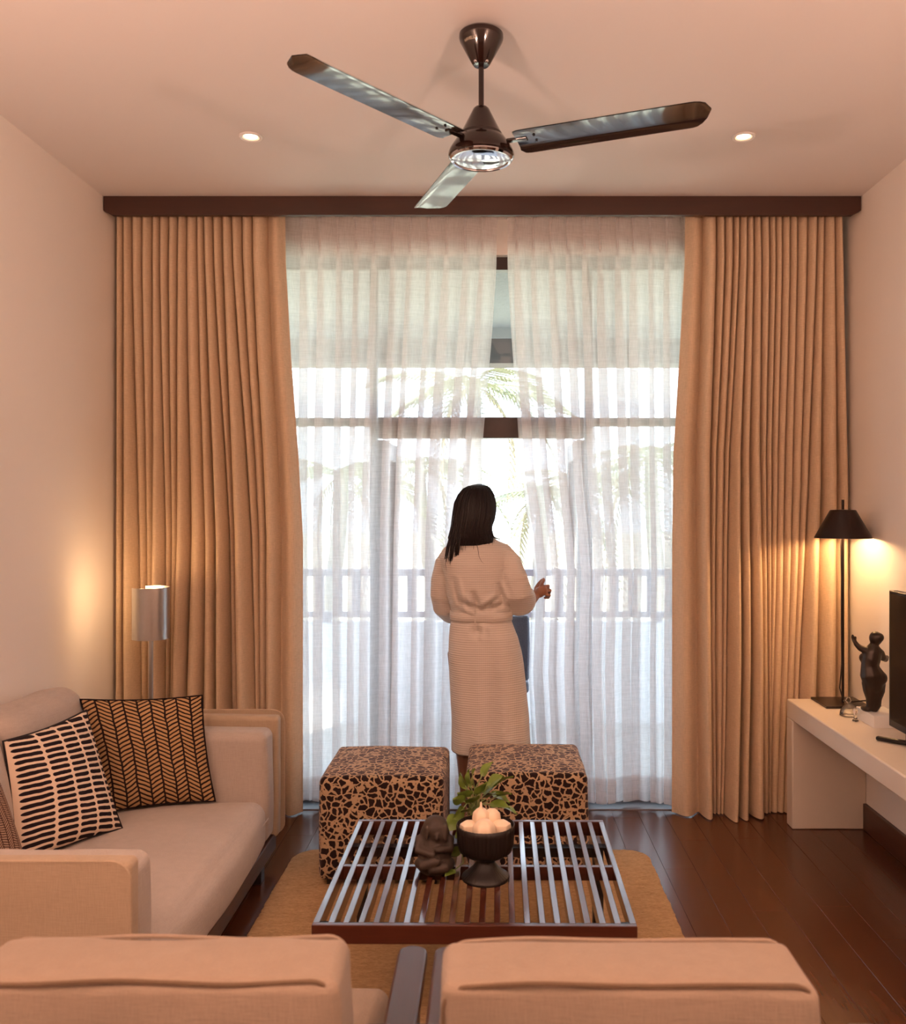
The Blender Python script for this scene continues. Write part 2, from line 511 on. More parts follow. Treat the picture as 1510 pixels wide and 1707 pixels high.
M = dict(
    plaster=m_plain('wall plaster', (.84, .795, .74), .85, var=.012, scale=2.5, spec=.2, bump=.05, bscale=60),
    ceiling=m_plain('ceiling paint', (.77, .73, .70), .85, var=.012, scale=2, spec=.2),
    floor=m_wood('polished dark floorboards', (.080, .026, .010), 1, .24, coat=.0, contrast=.22, scale=.8, bump=.004, spec=.5, by_object=True),
    subfloor=m_plain('floor joint', (.03, .012, .006), .6),
    skirting=m_wood('skirting wood', (.060, .020, .010), 1, .35, contrast=.3),
    pelmet=m_wood('pelmet wood', (.038, .011, .0045), 0, .45, contrast=.25),
    winframe=m_plain('window frame stain', (.030, .016, .014), .4, var=.1),
    threshold=m_plain('threshold stone', (.16, .16, .18), .35, var=.15, scale=14),
    glass=m_glass_pane('window glass'),
    sheer=m_sheer('sheer voile'),
    pleat=m_sheer('voile pleat'),
    hem=m_plain('curtain track', (.75, .72, .68), .5),
    drape=m_drape('sand linen drape', (.62, .475, .325)),
    fan=m_plain('fan dark enamel', (.010, .004, .003), .12, var=.1, coat=.25, spec=.4),
    fanblade=m_plain('fan blade enamel', (.016, .011, .010), .09, var=.05, coat=.7, spec=.6),
    chrome=m_plain('chrome', (.55, .55, .58), .06, metal=1, var=0),
    steel=m_plain('brushed steel', (.50, .48, .46), .30, metal=1, var=.06, scale=40),
    letter=m_plain('letter print', (.90, .82, .66), .4, var=0),
    white=m_plain('white enamel', (.78, .77, .75), .4, var=.02),
    leopard=m_leopard('leopard plush'),
    tablewood=m_wood('coffee table wood', (.060, .016, .008), 1, .20, coat=.8, contrast=.3, scale=1.4, bump=.04),
    tablewoodx=m_wood('coffee table rail wood', (.060, .016, .008), 0, .30, coat=.3, contrast=.3, scale=1.4, bump=.04),
    black=m_plain('black lacquer', (.008, .006, .006), .35, var=0),
    jute=m_jute('jute'),
    sofa=m_fabric('oatmeal sofa linen', (.425, .37, .325), 240),
    sofacover=m_fabric('tan sofa cover', (.40, .31, .22), 240),
    chairfab=m_fabric('tan chair linen', (.265, .203, .153), 300, bump=.45),
    seam=m_fabric('seam piping', (.12, .078, .048), 300),
    chairwood=m_wood('armchair wood', (.045, .017, .012), 1, .32, coat=.2, contrast=.3),
    herring=m_herring('herringbone print', (.42, .26, .125), (.014, .008, .008)),
    herring2=m_herring('small herringbone print', (.40, .27, .19), (.05, .018, .014), 14, 44),
    dashes=m_dashes('dash print', (.74, .60, .47), (.014, .009, .012)),
    blackcloth=m_fabric('black cloth', (.012, .009, .010), 300),
    concrete=m_plain('cream polished cement', (.70, .62, .52), .45, var=.05, scale=5, bump=.04, bscale=30),
    bronze=m_plain('dark bronze', (.030, .019, .013), .38, metal=.45, var=.45, scale=26),
    brownmetal=m_plain('dark brown lamp metal', (.014, .006, .004), .34, metal=.15, var=.12, scale=20, spec=.35),
    lampinner=m_plain('lamp inner white', (.80, .74, .62), .5, var=0),
    blackmetal=m_plain('black metal', (.010, .008, .008), .4, var=0),
    screen=m_plain('television screen', (.004, .003, .003), .16, var=0, spec=.22),
    bezel=m_plain('television bezel', (.008, .006, .006), .38, var=0, spec=.3),
    stone=m_plain('carved dark stone', (.034, .021, .014), .65, var=.35, scale=30, bump=.4, bscale=120, bdist=.003),
    bowl=m_plain('dark fluted ceramic', (.010, .0065, .005), .42, var=.2, scale=20, spec=.35),
    wax=m_plain('cream ceramic', (.86, .70, .52), .35, var=.05),
    leaf=m_plain('pothos leaf', (.14, .21, .035), .35, var=.45, scale=18),
    stem=m_plain('pothos stem', (.20, .26, .09), .5, var=.2),
    robe=m_robe('waffle robe cotton'),
    skin=m_plain('skin', (.30, .135, .078), .5, var=.06, scale=20, spec=.4),
    hair=m_plain('dark hair', (.005, .0025, .003), .42, var=.3, scale=60, spec=.28),
    eye=m_plain('eye', (.6, .58, .55), .2, var=0),
    soffit=m_plain('balcony soffit render', (.25, .255, .24), .9, var=.12, scale=30, bump=.5, bscale=45, bdist=.02),
    beamlight=m_plain('beam pale paint', (.30, .31, .28), .8, var=.03),
    beam=m_plain('beam render', (.10, .09, .08), .9, var=.15, scale=12),
    parapet=m_plain('balcony parapet paint', (.80, .81, .84), .8, var=.02),
    railing=m_plain('balcony rail', (.30, .26, .29), .5, var=.1),
    balcony=m_plain('balcony tile', (.52, .50, .49), .6, var=.08, scale=8),
    ground=m_plain('pale garden ground', (.62, .58, .44), .9, var=.2, scale=.6),
    palmtrunk=m_plain('palm trunk', (.22, .20, .175), .9, var=.2, scale=6),
    frond=m_plain('palm frond', (.19, .195, .12), .6, var=.35, scale=1.5),
    frond2=m_plain('dry palm frond', (.20, .165, .10), .6, var=.35, scale=1.5),
    wicker=m_plain('dark wicker', (.10, .10, .13), .6, var=.3, scale=90, bump=.8, bscale=160, bdist=.004),
    bulb=m_emit('lamp bulb', (1.0, .78, .50), 14.0),
    downbulb=m_emit('downlight bulb', (1.0, .80, .52), 5.0),
)
t = NT('clear glass'); t.set(Base_Color=(1, 1, 1), Roughness=.02); t.b.inputs['Transmission Weight'].default_value = 1.0; M['clearglass'] = t.m
M['thinglass'] = m_glass_pane('thin glass'); M['thinglass'].node_tree.nodes['Fresnel'].inputs[0].default_value = 1.6

# ================================================================== SETTING
# floor: boards running towards the window over a dark base
fl = struct(MB().box(XL, XR, YB, FLOOR_END, -.10, -.006).build('floor', M['subfloor'], smooth=False))
bw = .131
ncol = int(math.ceil((XR - XL) / bw))
plank_cache = {}
for i in range(ncol):
    x0 = XL + i * bw; x1 = min(x0 + bw, XR)
    y = YB + rng.uniform(-.9, 0) + 0
    while y < FLOOR_END:
        L = rng.choice([1.2, 1.5, 1.8]); ya, yb_ = max(y, YB), min(y + L, FLOOR_END)
        if yb_ - ya > .05:
            key = (round(x1 - x0, 3), round(yb_ - ya, 3))
            if key not in plank_cache:
                w, l = key
                e = .0012; b = MB(); g = .0004
                b.v = [(g, g, -.006), (w - g, g, -.006), (w - g, l - g, -.006), (g, l - g, -.006),
                       (g, g, -.0010), (w - g, g, -.0010), (w - g, l - g, -.0010), (g, l - g, -.0010),
                       (e, e, 0), (w - e, e, 0), (w - e, l - e, 0), (e, l - e, 0)]
                b.f = [(3, 2, 1, 0), (8, 9, 10, 11)]
                for a in (0, 4):
                    for k in range(4):
                        k2 = (k + 1) % 4
                        b.f.append((a + k, a + k2, a + 4 + k2, a + 4 + k))
                me = b.mesh('floorboard', smooth=False); me.materials.append(M['floor']); plank_cache[key] = me
            o = bpy.data.objects.new('floorboard', plank_cache[key]); C.objects.link(o); o.parent = fl; o.location = (x0, ya, 0)
        y += L
struct(MB().box(XL - .1, XR + .1, YB - .1, YW + .22, CEIL, CEIL + .15).build('ceiling', M['ceiling'], smooth=False))
struct(MB().box(XL - .12, XL, YB - .1, YW + .22, -.1, CEIL).build('wall_left', M['plaster'], smooth=False))
struct(MB().box(XR, XR + .12, YB - .1, YW + .22, -.1, CEIL).build('wall_right', M['plaster'], smooth=False))
struct(MB().box(XL, XR, YB - .12, YB, -.1, CEIL).build('wall_front', M['plaster'], smooth=False))
# window wall with its opening
WX0, WX1, WZ1 = -1.27, 1.13, 2.862
wb = MB()
wb.box(XL, WX0, YW, YW + .20, -.1, CEIL).box(WX1, XR, YW, YW + .20, -.1, CEIL).box(WX0, WX1, YW, YW + .20, WZ1, CEIL)
struct(wb.build('wall_back', M['plaster'], smooth=False))
struct(MB().box(XR - .018, XR, YB, 4.30, 0, .125).build('baseboard_right', M['skirting'], bevel=.003))
struct(MB().box(XL, XL + .018, YB, 4.38, 0, .125).build('baseboard_left', M['skirting'], bevel=.003))
struct(MB().box(XL, XR, FLOOR_END, YW + .20, -.10, .006).build('trim_1', M['threshold'], bevel=.003))

# window: outer frame, mullions, transoms, panes, two open door leaves
win = bpy.data.objects.new('window_1', None); C.objects.link(win); win.location = (0, YW + .06, 0); struct(win)
yF0, yF1 = YW + .04, YW + .11
def wpart(name, x0, x1, z0, z1, m='winframe', y0=yF0, y1=yF1, bev=.003):
    return MB().box(x0, x1, y0, y1, z0, z1).build(name, M[m], win, smooth=False, bevel=bev)
wpart('head_frame', WX0, WX1, 2.795, WZ1)
wpart('jamb', WX0, WX0 + .05, .006, 2.795); wpart('jamb', WX1 - .05, WX1, .006, 2.795)
ML, MR = -.628, .512
wpart('mullion', ML - .019, ML + .019, .006, 2.795); wpart('mullion', MR - .019, MR + .019, .006, 2.795)
wpart('transom', ML + .025, MR - .025, 1.905, 2.015)
wpart('transom', WX0 + .05, ML - .025, 1.970, 2.012); wpart('transom', MR + .025, WX1 - .05, 1.970, 2.012)
wpart('bottom_rail', WX0 + .05, ML - .025, .006, .09); wpart('bottom_rail', MR + .025, WX1 - .05, .006, .09)
def pane(x0, x1, z0, z1):
    MB().box(x0, x1, YW + .072, YW + .078, z0, z1).build('pane', M['glass'], win, smooth=False)
for (a, b) in ((WX0 + .05, ML - .025), (MR + .025, WX1 - .05)):
    pane(a, b, .09, 1.970); pane(a, b, 2.012, 2.795)
pane(ML + .025, MR - .025, 2.015, 2.795)
# door leaves swung outwards to the balcony
for sgn, hx in ((1, ML + .030), (-1, MR - .030)):
    d = bpy.data.objects.new('door_leaf', None); C.objects.link(d); d.parent = win
    d.location = (hx, yF1 - (YW + .06) + .01, 0); d.rotation_euler = (0, 0, math.radians(90 - sgn * 1.5))
    for (a, b, z0, z1, nm) in ((0, .085, .015, 1.90, 'stile'), (.45, .535, .015, 1.90, 'stile'), (.085, .45, .015, .16, 'rail'), (.085, .45, 1.80, 1.90, 'rail')):
        MB().box(a, b, -.02, .02, z0, z1).build(nm, M['winframe'], d, smooth=False, bevel=.003, local=True)
    MB().box(.085, .45, -.003, .003, .16, 1.80).build('pane', M['glass'], d, smooth=False, local=True)
    MB().tube([(.49, sgn * .02, .98), (.49, sgn * .06, .98), (.39, sgn * .06, .98)], .009, 8).build('handle', M['steel'], d, local=True)

# balcony
struct(MB().box(-4, 4, YW + .20, 6.75, -.16, -.02).build('balcony_floor', M['balcony'], smooth=False))
struct(MB().box(-4, 4, YW + .20, 6.62, 2.85, 3.20).build('balcony_soffit', M['soffit'], smooth=False))
struct(MB().box(-4, 4, 6.58, 6.66, 2.775, 2.85).build('balcony_beam_edge', M['beamlight'], smooth=False))
struct(MB().box(-4, 4, 6.62, 6.86, 2.594, 3.20).build('balcony_beam', M['beam'], smooth=False))
struct(MB().box(-4, 4, 6.46, 6.64, -.02, .70).build('balcony_parapet', M['parapet'], smooth=False, bevel=.006))
rail = thing('balcony_railing', 'dark wooden railing on the white balcony parapet behind the sheers', 'railing', (0, 6.55, .70))
MB().box(-3.9, 3.9, 6.51, 6.59, 1.035, 1.085).build('top_rail', M['railing'], rail, smooth=False, bevel=.005)
MB().box(-3.9, 3.9, 6.52, 6.58, .735, .775).build('bottom_rail', M['railing'], rail, smooth=False, bevel=.004)
bme = MB().box(-.032, .032, -.016, .016, 0, .26).mesh('baluster', smooth=False); bme.materials.append(M['railing'])
x = -3.8
while x < 3.85:
    o = bpy.data.objects.new('baluster', bme); C.objects.link(o); o.parent = rail; o.location = (x, 0, .775 - .70)
    x += .134
x = -3.6
while x < 3.7:
    MB().box(x - .03, x + .03, 6.52, 6.58, .70, .735).build('rail_foot', M['railing'], rail, smooth=False); x += 1.2
gr = struct(MB().box(-60, 60, 6.9, 90, -1.3, -1.2).build('garden_ground', M['ground'], smooth=False))

# ================================================================== PELMET AND CURTAINS
pel = thing('curtain_pelmet', 'long dark wooden curtain pelmet board running under the ceiling', 'pelmet', ((XL + XR) / 2, 4.38, CEIL - .09))
PZ0 = CEIL - .092
pb = MB()
prof = [(XL + .004, CEIL - .001), (XL + .004, PZ0 + .022), (XL + .045, PZ0), (XR - .045, PZ0), (XR - .004, PZ0 + .022), (XR - .004, CEIL - .001)]
n = len(prof)
for y in (4.355, 4.385): pb.v += [(a, y, b) for a, b in prof]
pb.f = [tuple(range(n)), tuple(range(2 * n - 1, n - 1, -1))] + [(i, i + n, (i + 1) % n + n, (i + 1) % n) for i in range(n)]
pb.build('board', M['pelmet'], pel, smooth=False, bevel=.002)
MB().box(XL + .05, XR - .05, 4.44, 4.47, CEIL - .035, CEIL - .001).build('drape_track', M['hem'], pel, smooth=False)
MB().box(XL + .05, XR - .05, 4.60, 4.63, CEIL - .018, CEIL - .001).build('sheer_track', M['hem'], pel, smooth=False)

def drape(name, label, edge_wall, edge_in, nf, seed, inner_w, flip):
    """edge functions give x at height fraction v (0 top .. 1 floor); folds are rounded tubes with tight valleys."""
    zt, zb = CEIL - .03, .006
    rows = 70; per = 20
    cols = nf * per
    r = np.random.default_rng(seed)
    wf = r.uniform(.75, 1.3, nf); wf[-2] = 1.5; wf[-1] = inner_w
    cum = np.concatenate([[0], np.cumsum(wf)]); cum /= cum[-1]
    mk = np.where(r.random(nf) < .42, .25, 1.25); mk[-1] = 1; mk[-2] = 1; mk[0] = 1
    wb = wf * np.where(mk < 1, .45, 1.5) * r.uniform(.7, 1.3, nf); wb[-1] = inner_w * 1.25; wb[-2] = 1.3
    cumb = np.concatenate([[0], np.cumsum(wb)]); cumb /= cumb[-1]
    am = r.uniform(.55, 1.15, nf + 1)
    def fn(u, v):
        s = u * nf; k = min(int(s), nf - 1); f = s - k
        vv = v ** .9
        b0 = lerp(cum[k], cumb[k], vv); b1 = lerp(cum[k + 1], cumb[k + 1], vv)
        # fold shape: a rounded lobe towards the room, narrow valley at both ends
        ph = f * 2 * PI
        frac = f - .105 * math.sin(ph) * (0.9 if k < nf - 1 else .25)
        frac = f - lerp(.20, .13, vv) * (1 if k < nf - 1 else .3) * math.sin(ph)
        depth = lerp(.054, .076, vv) * lerp(am[k], am[k + 1], f)
        depth *= lerp(1.0, mk[k], min(1, max(0, (v - .12) / .6)))
        if k == nf - 1: depth *= .55
        y = 4.530 - depth * (1 - math.cos(ph)) * .5 * 1.7
        xx = lerp(b0, b1, frac)
        xw, xi = edge_wall(v), edge_in(v)
        X = lerp(xw, xi, xx)
        X += .022 * vv * math.sin(PI * min(1, max(0, u)))  * noise2(u * 9, v * 2.2, seed)
        y += .020 * vv * noise2(u * 6 + 5, v * 1.8, seed + 3)
        z = lerp(zt, zb, v)
        if v > .985: z += .012 * noise2(u * 8, 0, seed + 9)
        return (X, y, z)
    g = MB().grid(fn, cols, rows, flip=flip)
    ob = g.build(name, M['drape'], None, angle=80)
    return tag(ob, label, 'curtain', 'heavy linen drapes')

def px_x(px, Y): return (px - VPX) * Y / F_PX
def px_z(py, Y): return CAM_H - (py - VPY) * Y / F_PX
def py_v(py): return (py - 358.) / (1362. - 358.)
Yd = 4.46
drape('linen_drape', 'sand linen drape beside the left wall, behind the steel floor lamp',
      lambda v: max(XL + .012, px_x(interp(v, [0, 1], [189, 176]), Yd)),
      lambda v: px_x(interp(v, [py_v(358), py_v(440), py_v(600), py_v(760), py_v(900), 1], [470, 471, 480, 492, 500, 500]), Yd), 17, 3, 1.9, True)
drape('linen_drape', 'sand linen drape beside the right wall, behind the table lamp',
      lambda v: min(XR - .012, px_x(interp(v, [0, 1], [1408, 1430]), Yd)),
      lambda v: px_x(interp(v, [py_v(358), py_v(440), py_v(600), py_v(760), py_v(900), 1], [1147, 1146, 1137, 1127, 1125, 1124]), Yd), 18, 8, 2.2, False)

def sheer(name, label, e0, e1, npl, seed, grip=None):
    """pinch-pleated voile: flat stretches between three-layer folds; e0/e1 give the two vertical edges."""
    zt, zb = CEIL - .022, .030
    rows = 72
    r = np.random.default_rng(seed)
    fw_full = r.uniform(.014, .026, npl); jit = r.uniform(-.10, .10, npl); jit2 = r.uniform(-.30, .30, npl)
    pts = []                                        # (kind, index, t)
    nflat, nfold = 5, 4
    seq = []
    for k in range(npl):
        for q in range(nflat): seq.append(('f', k, q / nflat))
        for q in range(nfold): seq.append(('1', k, q / nfold))
        for q in range(nfold): seq.append(('2', k, q / nfold))
        for q in range(nfold): seq.append(('3', k, q / nfold))
    for q in range(nflat + 1): seq.append(('f', npl, q / nflat))
    def fn(u, v):
        kind, k, t = seq[min(int(round(u * (len(seq) - 1))), len(seq) - 1)]
        z = lerp(zt, zb, v); d = zt - z
        x0, x1 = e0(v), e1(v)
        W = (x1 - x0) / (npl + .35)
        def centre(i): return x0 + W * (i + .60 + (jit[i] * min(1, d / .5) + jit2[i] * v * .5))
        def half(i):
            h = interp(d, [0, .035, .10, .145, .22, .45, 1.0, 3.0], [.014, .012, .0045, .0045, .012, .85 * fw_full[i], fw_full[i], fw_full[i] * 1.15])
            return min(h, W * .33)
        lay = interp(d, [0, .10, .4, 3.0], [.013, .011, .009, .013])
        y0 = 4.625 + .030 * v * noise2((x0 if k == 0 else centre(min(k, npl - 1))) * 5, v * 1.3, seed)
        if kind == 'f':
            a = x0 if k == 0 else centre(k - 1) + half(k - 1)
            b = centre(k) - half(k) if k < npl else x1
            # the flat starts in front (after the previous fold) and returns to the back
            ff = t
            x = lerp(a, b, ff); y = y0 - (2 * lay if k > 0 else 0) * (1 - ff) - .012 * math.sin(ff * PI) * min(1, d / .4)
        else:
            c, h = centre(k), half(k)
            if kind == '1': x, y = lerp(c - h, c + h, t), y0
            elif kind == '2': x, y = lerp(c + h, c - h, t), y0 - lay
            else: x, y = lerp(c - h, c + h, t), y0 - 2 * lay
        y += .022 * v * math.sin(x * 21 + seed + 2.0 * v) - (.012 * v)
        x += .006 * v * noise2(x * 6, v * 2.5, seed + 4)
        if grip is not None: y -= .055 * math.exp(-((z - grip) / .30) ** 2 - ((x - x0) / .10) ** 2)
        if v > .98: z += .022 * noise2(x * 9, 0, seed + 1) + .004
        return (x, y, z)
    def fnc(k, d):
        v = d / (zt - zb); x0, x1 = e0(v), e1(v); W = (x1 - x0) / (npl + .35)
        return x0 + W * (k + .60 + (jit[k] * min(1, d / .5) + jit2[k] * v * .5))
    g = MB().grid(fn, len(seq) - 1, rows)
    ob = g.build(name, M['sheer'], None, angle=60)
    tag(ob, label, 'curtain', 'white sheer curtains')
    # stitched bands: heading tape at the top, hem at the bottom (double cloth)
    hb = MB().grid(lambda u, v: (lambda p: (p[0], p[1] + .003, p[2]))(fn(u, lerp(0, .046, v))), len(seq) - 1, 6)
    hb.build('heading_band', M['sheer'], ob, angle=60)
    hb = MB().grid(lambda u, v: (lambda p: (p[0], p[1] + .003, p[2]))(fn(u, lerp(.955, 1.0, v))), len(seq) - 1, 6)
    hb.build('hem', M['sheer'], ob, angle=60)
    for k in range(npl):
        cxk = e0(0) + (e1(0) - e0(0)) / (npl + .35) * (k + .60)
        pts, rad = [], []
        for dz, r_ in ((.000, .0105), (.025, .0095), (.050, .0065), (.075, .0040), (.095, .0036), (.115, .0050), (.140, .0085), (.165, .0075), (.200, .0030)):
            vv = dz / (zt - zb)
            pts.append(Vector((fnc(k, dz), 4.600 + .010 * min(1, dz / .2), zt - dz))); rad.append(r_)
        MB().tube(pts, rad, 10, caps=False, flat=.9).build('pinch_pleat', M['pleat'], ob, angle=70)
    return ob
Ys = 4.62
sy = lambda *p: [py_v(q) for q in p]
sheer('sheer_curtain', 'white sheer curtain panel hanging left of the woman',
      lambda v: px_x(interp(v, [0, 1], [455, 462]), Ys),
      lambda v: px_x(interp(v, sy(358, 450, 560, 690, 760, 900, 1362), [829, 827, 820, 809, 803, 796, 786]), Ys), 12, 5)
sheer('sheer_curtain', 'white sheer curtain panel the woman is drawing aside with her hand',
      lambda v: px_x(interp(v, sy(358, 450, 560, 700, 800, 900, 975, 1040, 1140, 1362), [845, 846, 852, 862, 868, 881, 888, 884, 881, 892]), Ys),
      lambda v: px_x(interp(v, [0, 1], [1160, 1150]), Ys), 11, 9, grip=1.13)

# ================================================================== CEILING FAN
FX, FY = -.034, 2.83
fan = thing('ceiling_fan', 'dark brown glossy three-blade ceiling fan hanging above the coffee table', 'ceiling fan', (FX, FY, CEIL))
cx = (FX, FY, 0)
can = MB().lathe([(0.0, 3.030), (.060, 3.036), (.0695, 3.028), (.070, 3.018), (.067, 3.008), (.029, 2.938), (.024, 2.932), (.014, 2.934)], 40, cx).build('canopy', M['fan'], fan, angle=30)
MB().lathe([(.006, CEIL), (.022, CEIL - .002), (.022, CEIL - .012), (.006, CEIL - .020)], 16, cx).build('ceiling_hook', M['steel'], fan)
for s in (-1, 1): MB().ell((FX + s * .017, FY - .018, 2.938), .0065).build('canopy_screw', M['chrome'], can)
MB().lathe([(.0085, 2.76), (.0085, 3.01)], 16, cx).build('down_rod', M['fan'], fan)
hou = MB().lathe([(.010, 2.800), (.020, 2.800), (.026, 2.794), (.030, 2.785), (.062, 2.722), (.066, 2.716), (.066, 2.708), (.074, 2.704), (.084, 2.690), (.098, 2.668), (.103, 2.655), (.103, 2.646), (.097, 2.640)], 48, cx).build('motor_housing', M['fan'], fan, angle=28)
MB().lathe([(.099, 2.644), (.100, 2.638), (.094, 2.632), (.088, 2.633), (.087, 2.638)], 48, cx, caps=False).build('trim_ring', M['chrome'], hou)
MB().lathe([(.088, 2.6365), (.070, 2.6335), (.045, 2.632), (.0, 2.6315)][::-1], 48, cx).build('mirror_disc', M['chrome'], hou)
for k, ang in enumerate((-17, 108, 227)):
    a = math.radians(ang)
    d = Vector((math.cos(a), math.sin(a), 0)); w = Vector((-math.sin(a), math.cos(a), 0))
    R0, R1 = .115, .705; zb0 = 2.684
    pitch = math.radians(-4)
    nl, nw = 40, 10
    def bl(u, v, off=0):
        s = R0 + (R1 - R0) * u
        hw = .064
        if u > .90: hw *= math.sqrt(max(0.0, 1 - ((u - .90) / .10) ** 2.2)) * .995 + .005
        if u < .03: hw *= .86 + .14 * u / .03
        q = (v - .5) * 2
        lat = q * hw
        zz = zb0 + .020 * u - .004 * (lat / .064) ** 2 - .011 * (max(0, lat / .064 - .68) / .32) ** 1.5 + lat * math.tan(pitch) + off
        return Vector((FX, FY, 0)) + d * s + w * lat + Vector((0, 0, zz))
    mb = MB().grid(lambda u, v: bl(u, v), nl, nw, flip=True)
    mb.grid(lambda u, v: bl(u, v, .003), nl, nw)
    bd = mb.build('blade', M['fanblade'], fan, angle=50)
    br = MB()
    br.box(.085, .150, -.010, .010, 2.681, 2.690)
    br.box(.120, .185, -.026, .026, 2.690, 2.694)
    br.v = [tuple(Vector((FX, FY, 0)) + d * p[0] + w * p[1] + Vector((0, 0, p[2]))) for p in br.v]
    br.build('blade_bracket', M['fan'], bd, bevel=.002)
    for (s, l) in ((.175, .018), (.175, -.018), (.140, 0)):
        q = Vector((FX, FY, 0)) + d * s + w * l
        MB().ell((q.x, q.y, bl((s - R0) / (R1 - R0), .5 + l / .128).z - .0015), (.0045, .0045, .003), nu=10, nv=6).build('blade_screw', M['black'], bd)
# lettering printed on the canopy
cu = bpy.data.curves.new('brand', 'FONT'); cu.body = 'HAVELLS'; cu.size = .011; cu.extrude = .0001; cu.align_x = 'CENTER'
to = bpy.data.objects.new('tmp_text', cu); C.objects.link(to)
dg = bpy.context.evaluated_depsgraph_get(); dg.update()
tm = bpy.data.meshes.new_from_object(to.evaluated_get(dg)); bpy.data.objects.remove(to)
co = mesh_co(tm); out = []
for (x, y, z) in co:
    zz = 2.990 + y
    r_ = .029 + (.067 - .029) * (zz - 2.938) / .070
    a = -PI / 2 - .62 + x / .057
    out.append(((r_ + .0012) * math.cos(a), (r_ + .0012) * math.sin(a), zz - CEIL))
set_co(tm, np.array(out)); tm.name = 'lettering'
link('lettering', tm, M['letter'], can)

# ================================================================== DOWNLIGHTS
def downlight(x, y, label, energy):
    t = thing('ceiling_downlight', label, 'downlight', (x, y, CEIL), group='recessed ceiling downlights')
    c = (x, y, 0)
    MB().lathe([(.047, CEIL - .001), (.047, CEIL - .006), (.043, CEIL - .009), (.034, CEIL - .006), (.031, CEIL - .001)], 28, c, caps=False).build('trim_ring', M['white'], t)
    MB().lathe([(.0, CEIL - .004), (.028, CEIL - .0025)], 24, c).build('lens', M['downbulb'], t)
    ld = bpy.data.lights.new('downlight', 'SPOT'); ld.energy = energy; ld.color = LAMP_COL; ld.spot_size = math.radians(140); ld.spot_blend = .9; ld.shadow_soft_size = .04
    lo = bpy.data.objects.new('downlight_light', ld); C.objects.link(lo); lo.parent = t; lo.location = (0, 0, -.015)
DOWN = 13
downlight(-.978, 3.65, 'round recessed ceiling downlight left of the fan', DOWN * .35)
downlight(1.02, 3.65, 'round recessed ceiling downlight right of the fan', DOWN * .35)
for y, where in ((1.9, 'above the armchairs'), (.2, 'above the camera'), (-1.5, 'at the rear of the room')):  # six more downlights, added out of frame to raise the room light
    for x, side in ((-.98, 'left'), (1.02, 'right')):
        downlight(x, y, 'added unseen round ceiling downlight %s, %s side' % (where, side), DOWN)

# ================================================================== FLOOR LAMP
LX, LY = -1.573, 4.15
fl_ = thing('floor_lamp', 'steel floor lamp with a brushed cylinder shade behind the sofa', 'floor lamp', (LX, LY, 0))
c = (LX, LY, 0)
MB().lathe([(.0, .0), (.13, .0), (.13, .014), (.125, .018), (.0, .020)], 36, c).build('base', M['steel'], fl_)
MB().lathe([(.0105, .018), (.0105, 1.02)], 14, c).build('pole', M['steel'], fl_)
# shade wrapped round the bulb, open towards the left wall
a0, a1 = math.radians(-150), math.radians(128)
sh = MB()
sh.lathe([(.083, .935), (.083, 1.172)], 48, c, arc=(a0, a1))
sh.lathe([(.081, 1.172), (.081, .935)], 48, c, arc=(a0, a1))
sh.lathe([(.081, .935), (.083, .935)], 48, c, arc=(a0, a1)); sh.lathe([(.083, 1.172), (.081, 1.172)], 48, c, arc=(a0, a1))
sh.build('shade', M['steel'], fl_, angle=40)
MB().lathe([(.011, 1.00), (.018, 1.005), (.018, 1.045), (.012, 1.05)], 16, c).build('bulb_holder', M['white'], fl_)
MB().ell((LX, LY, 1.085), (.024, .024, .036)).build('bulb', M['bulb'], fl_)
for s in (a0 + .3, a1 - .3, 0): MB().tube([(LX, LY, 1.0), (LX + .081 * math.cos(s), LY + .081 * math.sin(s), 1.0)], .003, 6).build('shade_arm', M['steel'], fl_)
ld = bpy.data.lights.new('floor_lamp_light', 'POINT'); ld.energy = 3.4; ld.color = GLOW_COL; ld.shadow_soft_size = .035
lo = bpy.data.objects.new('floor_lamp_light', ld); C.objects.link(lo); lo.parent = fl_; lo.location = (-.038, -.01, 1.150)

# two invented uplighter floor lamps, added out of view to brighten ceiling and walls
def uplighter(label, x, y, energy):
    t = thing('added_uplighter', label, 'floor lamp', (x, y, 0), group='added unseen uplighter floor lamps')
    c = (x, y, 0)
    MB().lathe([(0, 0), (.14, 0), (.14, .015), (.02, .03), (.0, .03)], 32, c).build('base', M['steel'], t)
    MB().lathe([(.012, .02), (.012, 1.62)], 12, c).build('pole', M['steel'], t)
    MB().lathe([(.012, 1.60), (.06, 1.62), (.15, 1.72), (.16, 1.75), (.156, 1.75), (.146, 1.722), (.056, 1.626), (.0, 1.61)], 36, c).build('bowl_shade', M['steel'], t)
    MB().ell((x, y, 1.645), (.02, .02, .03)).build('bulb', M['bulb'], t)
    ld = bpy.data.lights.new('added_uplighter_light', 'AREA'); ld.shape = 'DISK'; ld.size = .27; ld.energy = energy; ld.color = LAMP_COL
    lo = bpy.data.objects.new('added_uplighter_light', ld); C.objects.link(lo); lo.parent = t; lo.location = (0, 0, 1.747); lo.rotation_euler = (PI, 0, 0)
uplighter('added unseen uplighter floor lamp by the left wall, brightening the ceiling', -1.45, .15, 135)
uplighter('added unseen uplighter floor lamp by the right wall, brightening the ceiling', 1.40, -.10, 135)

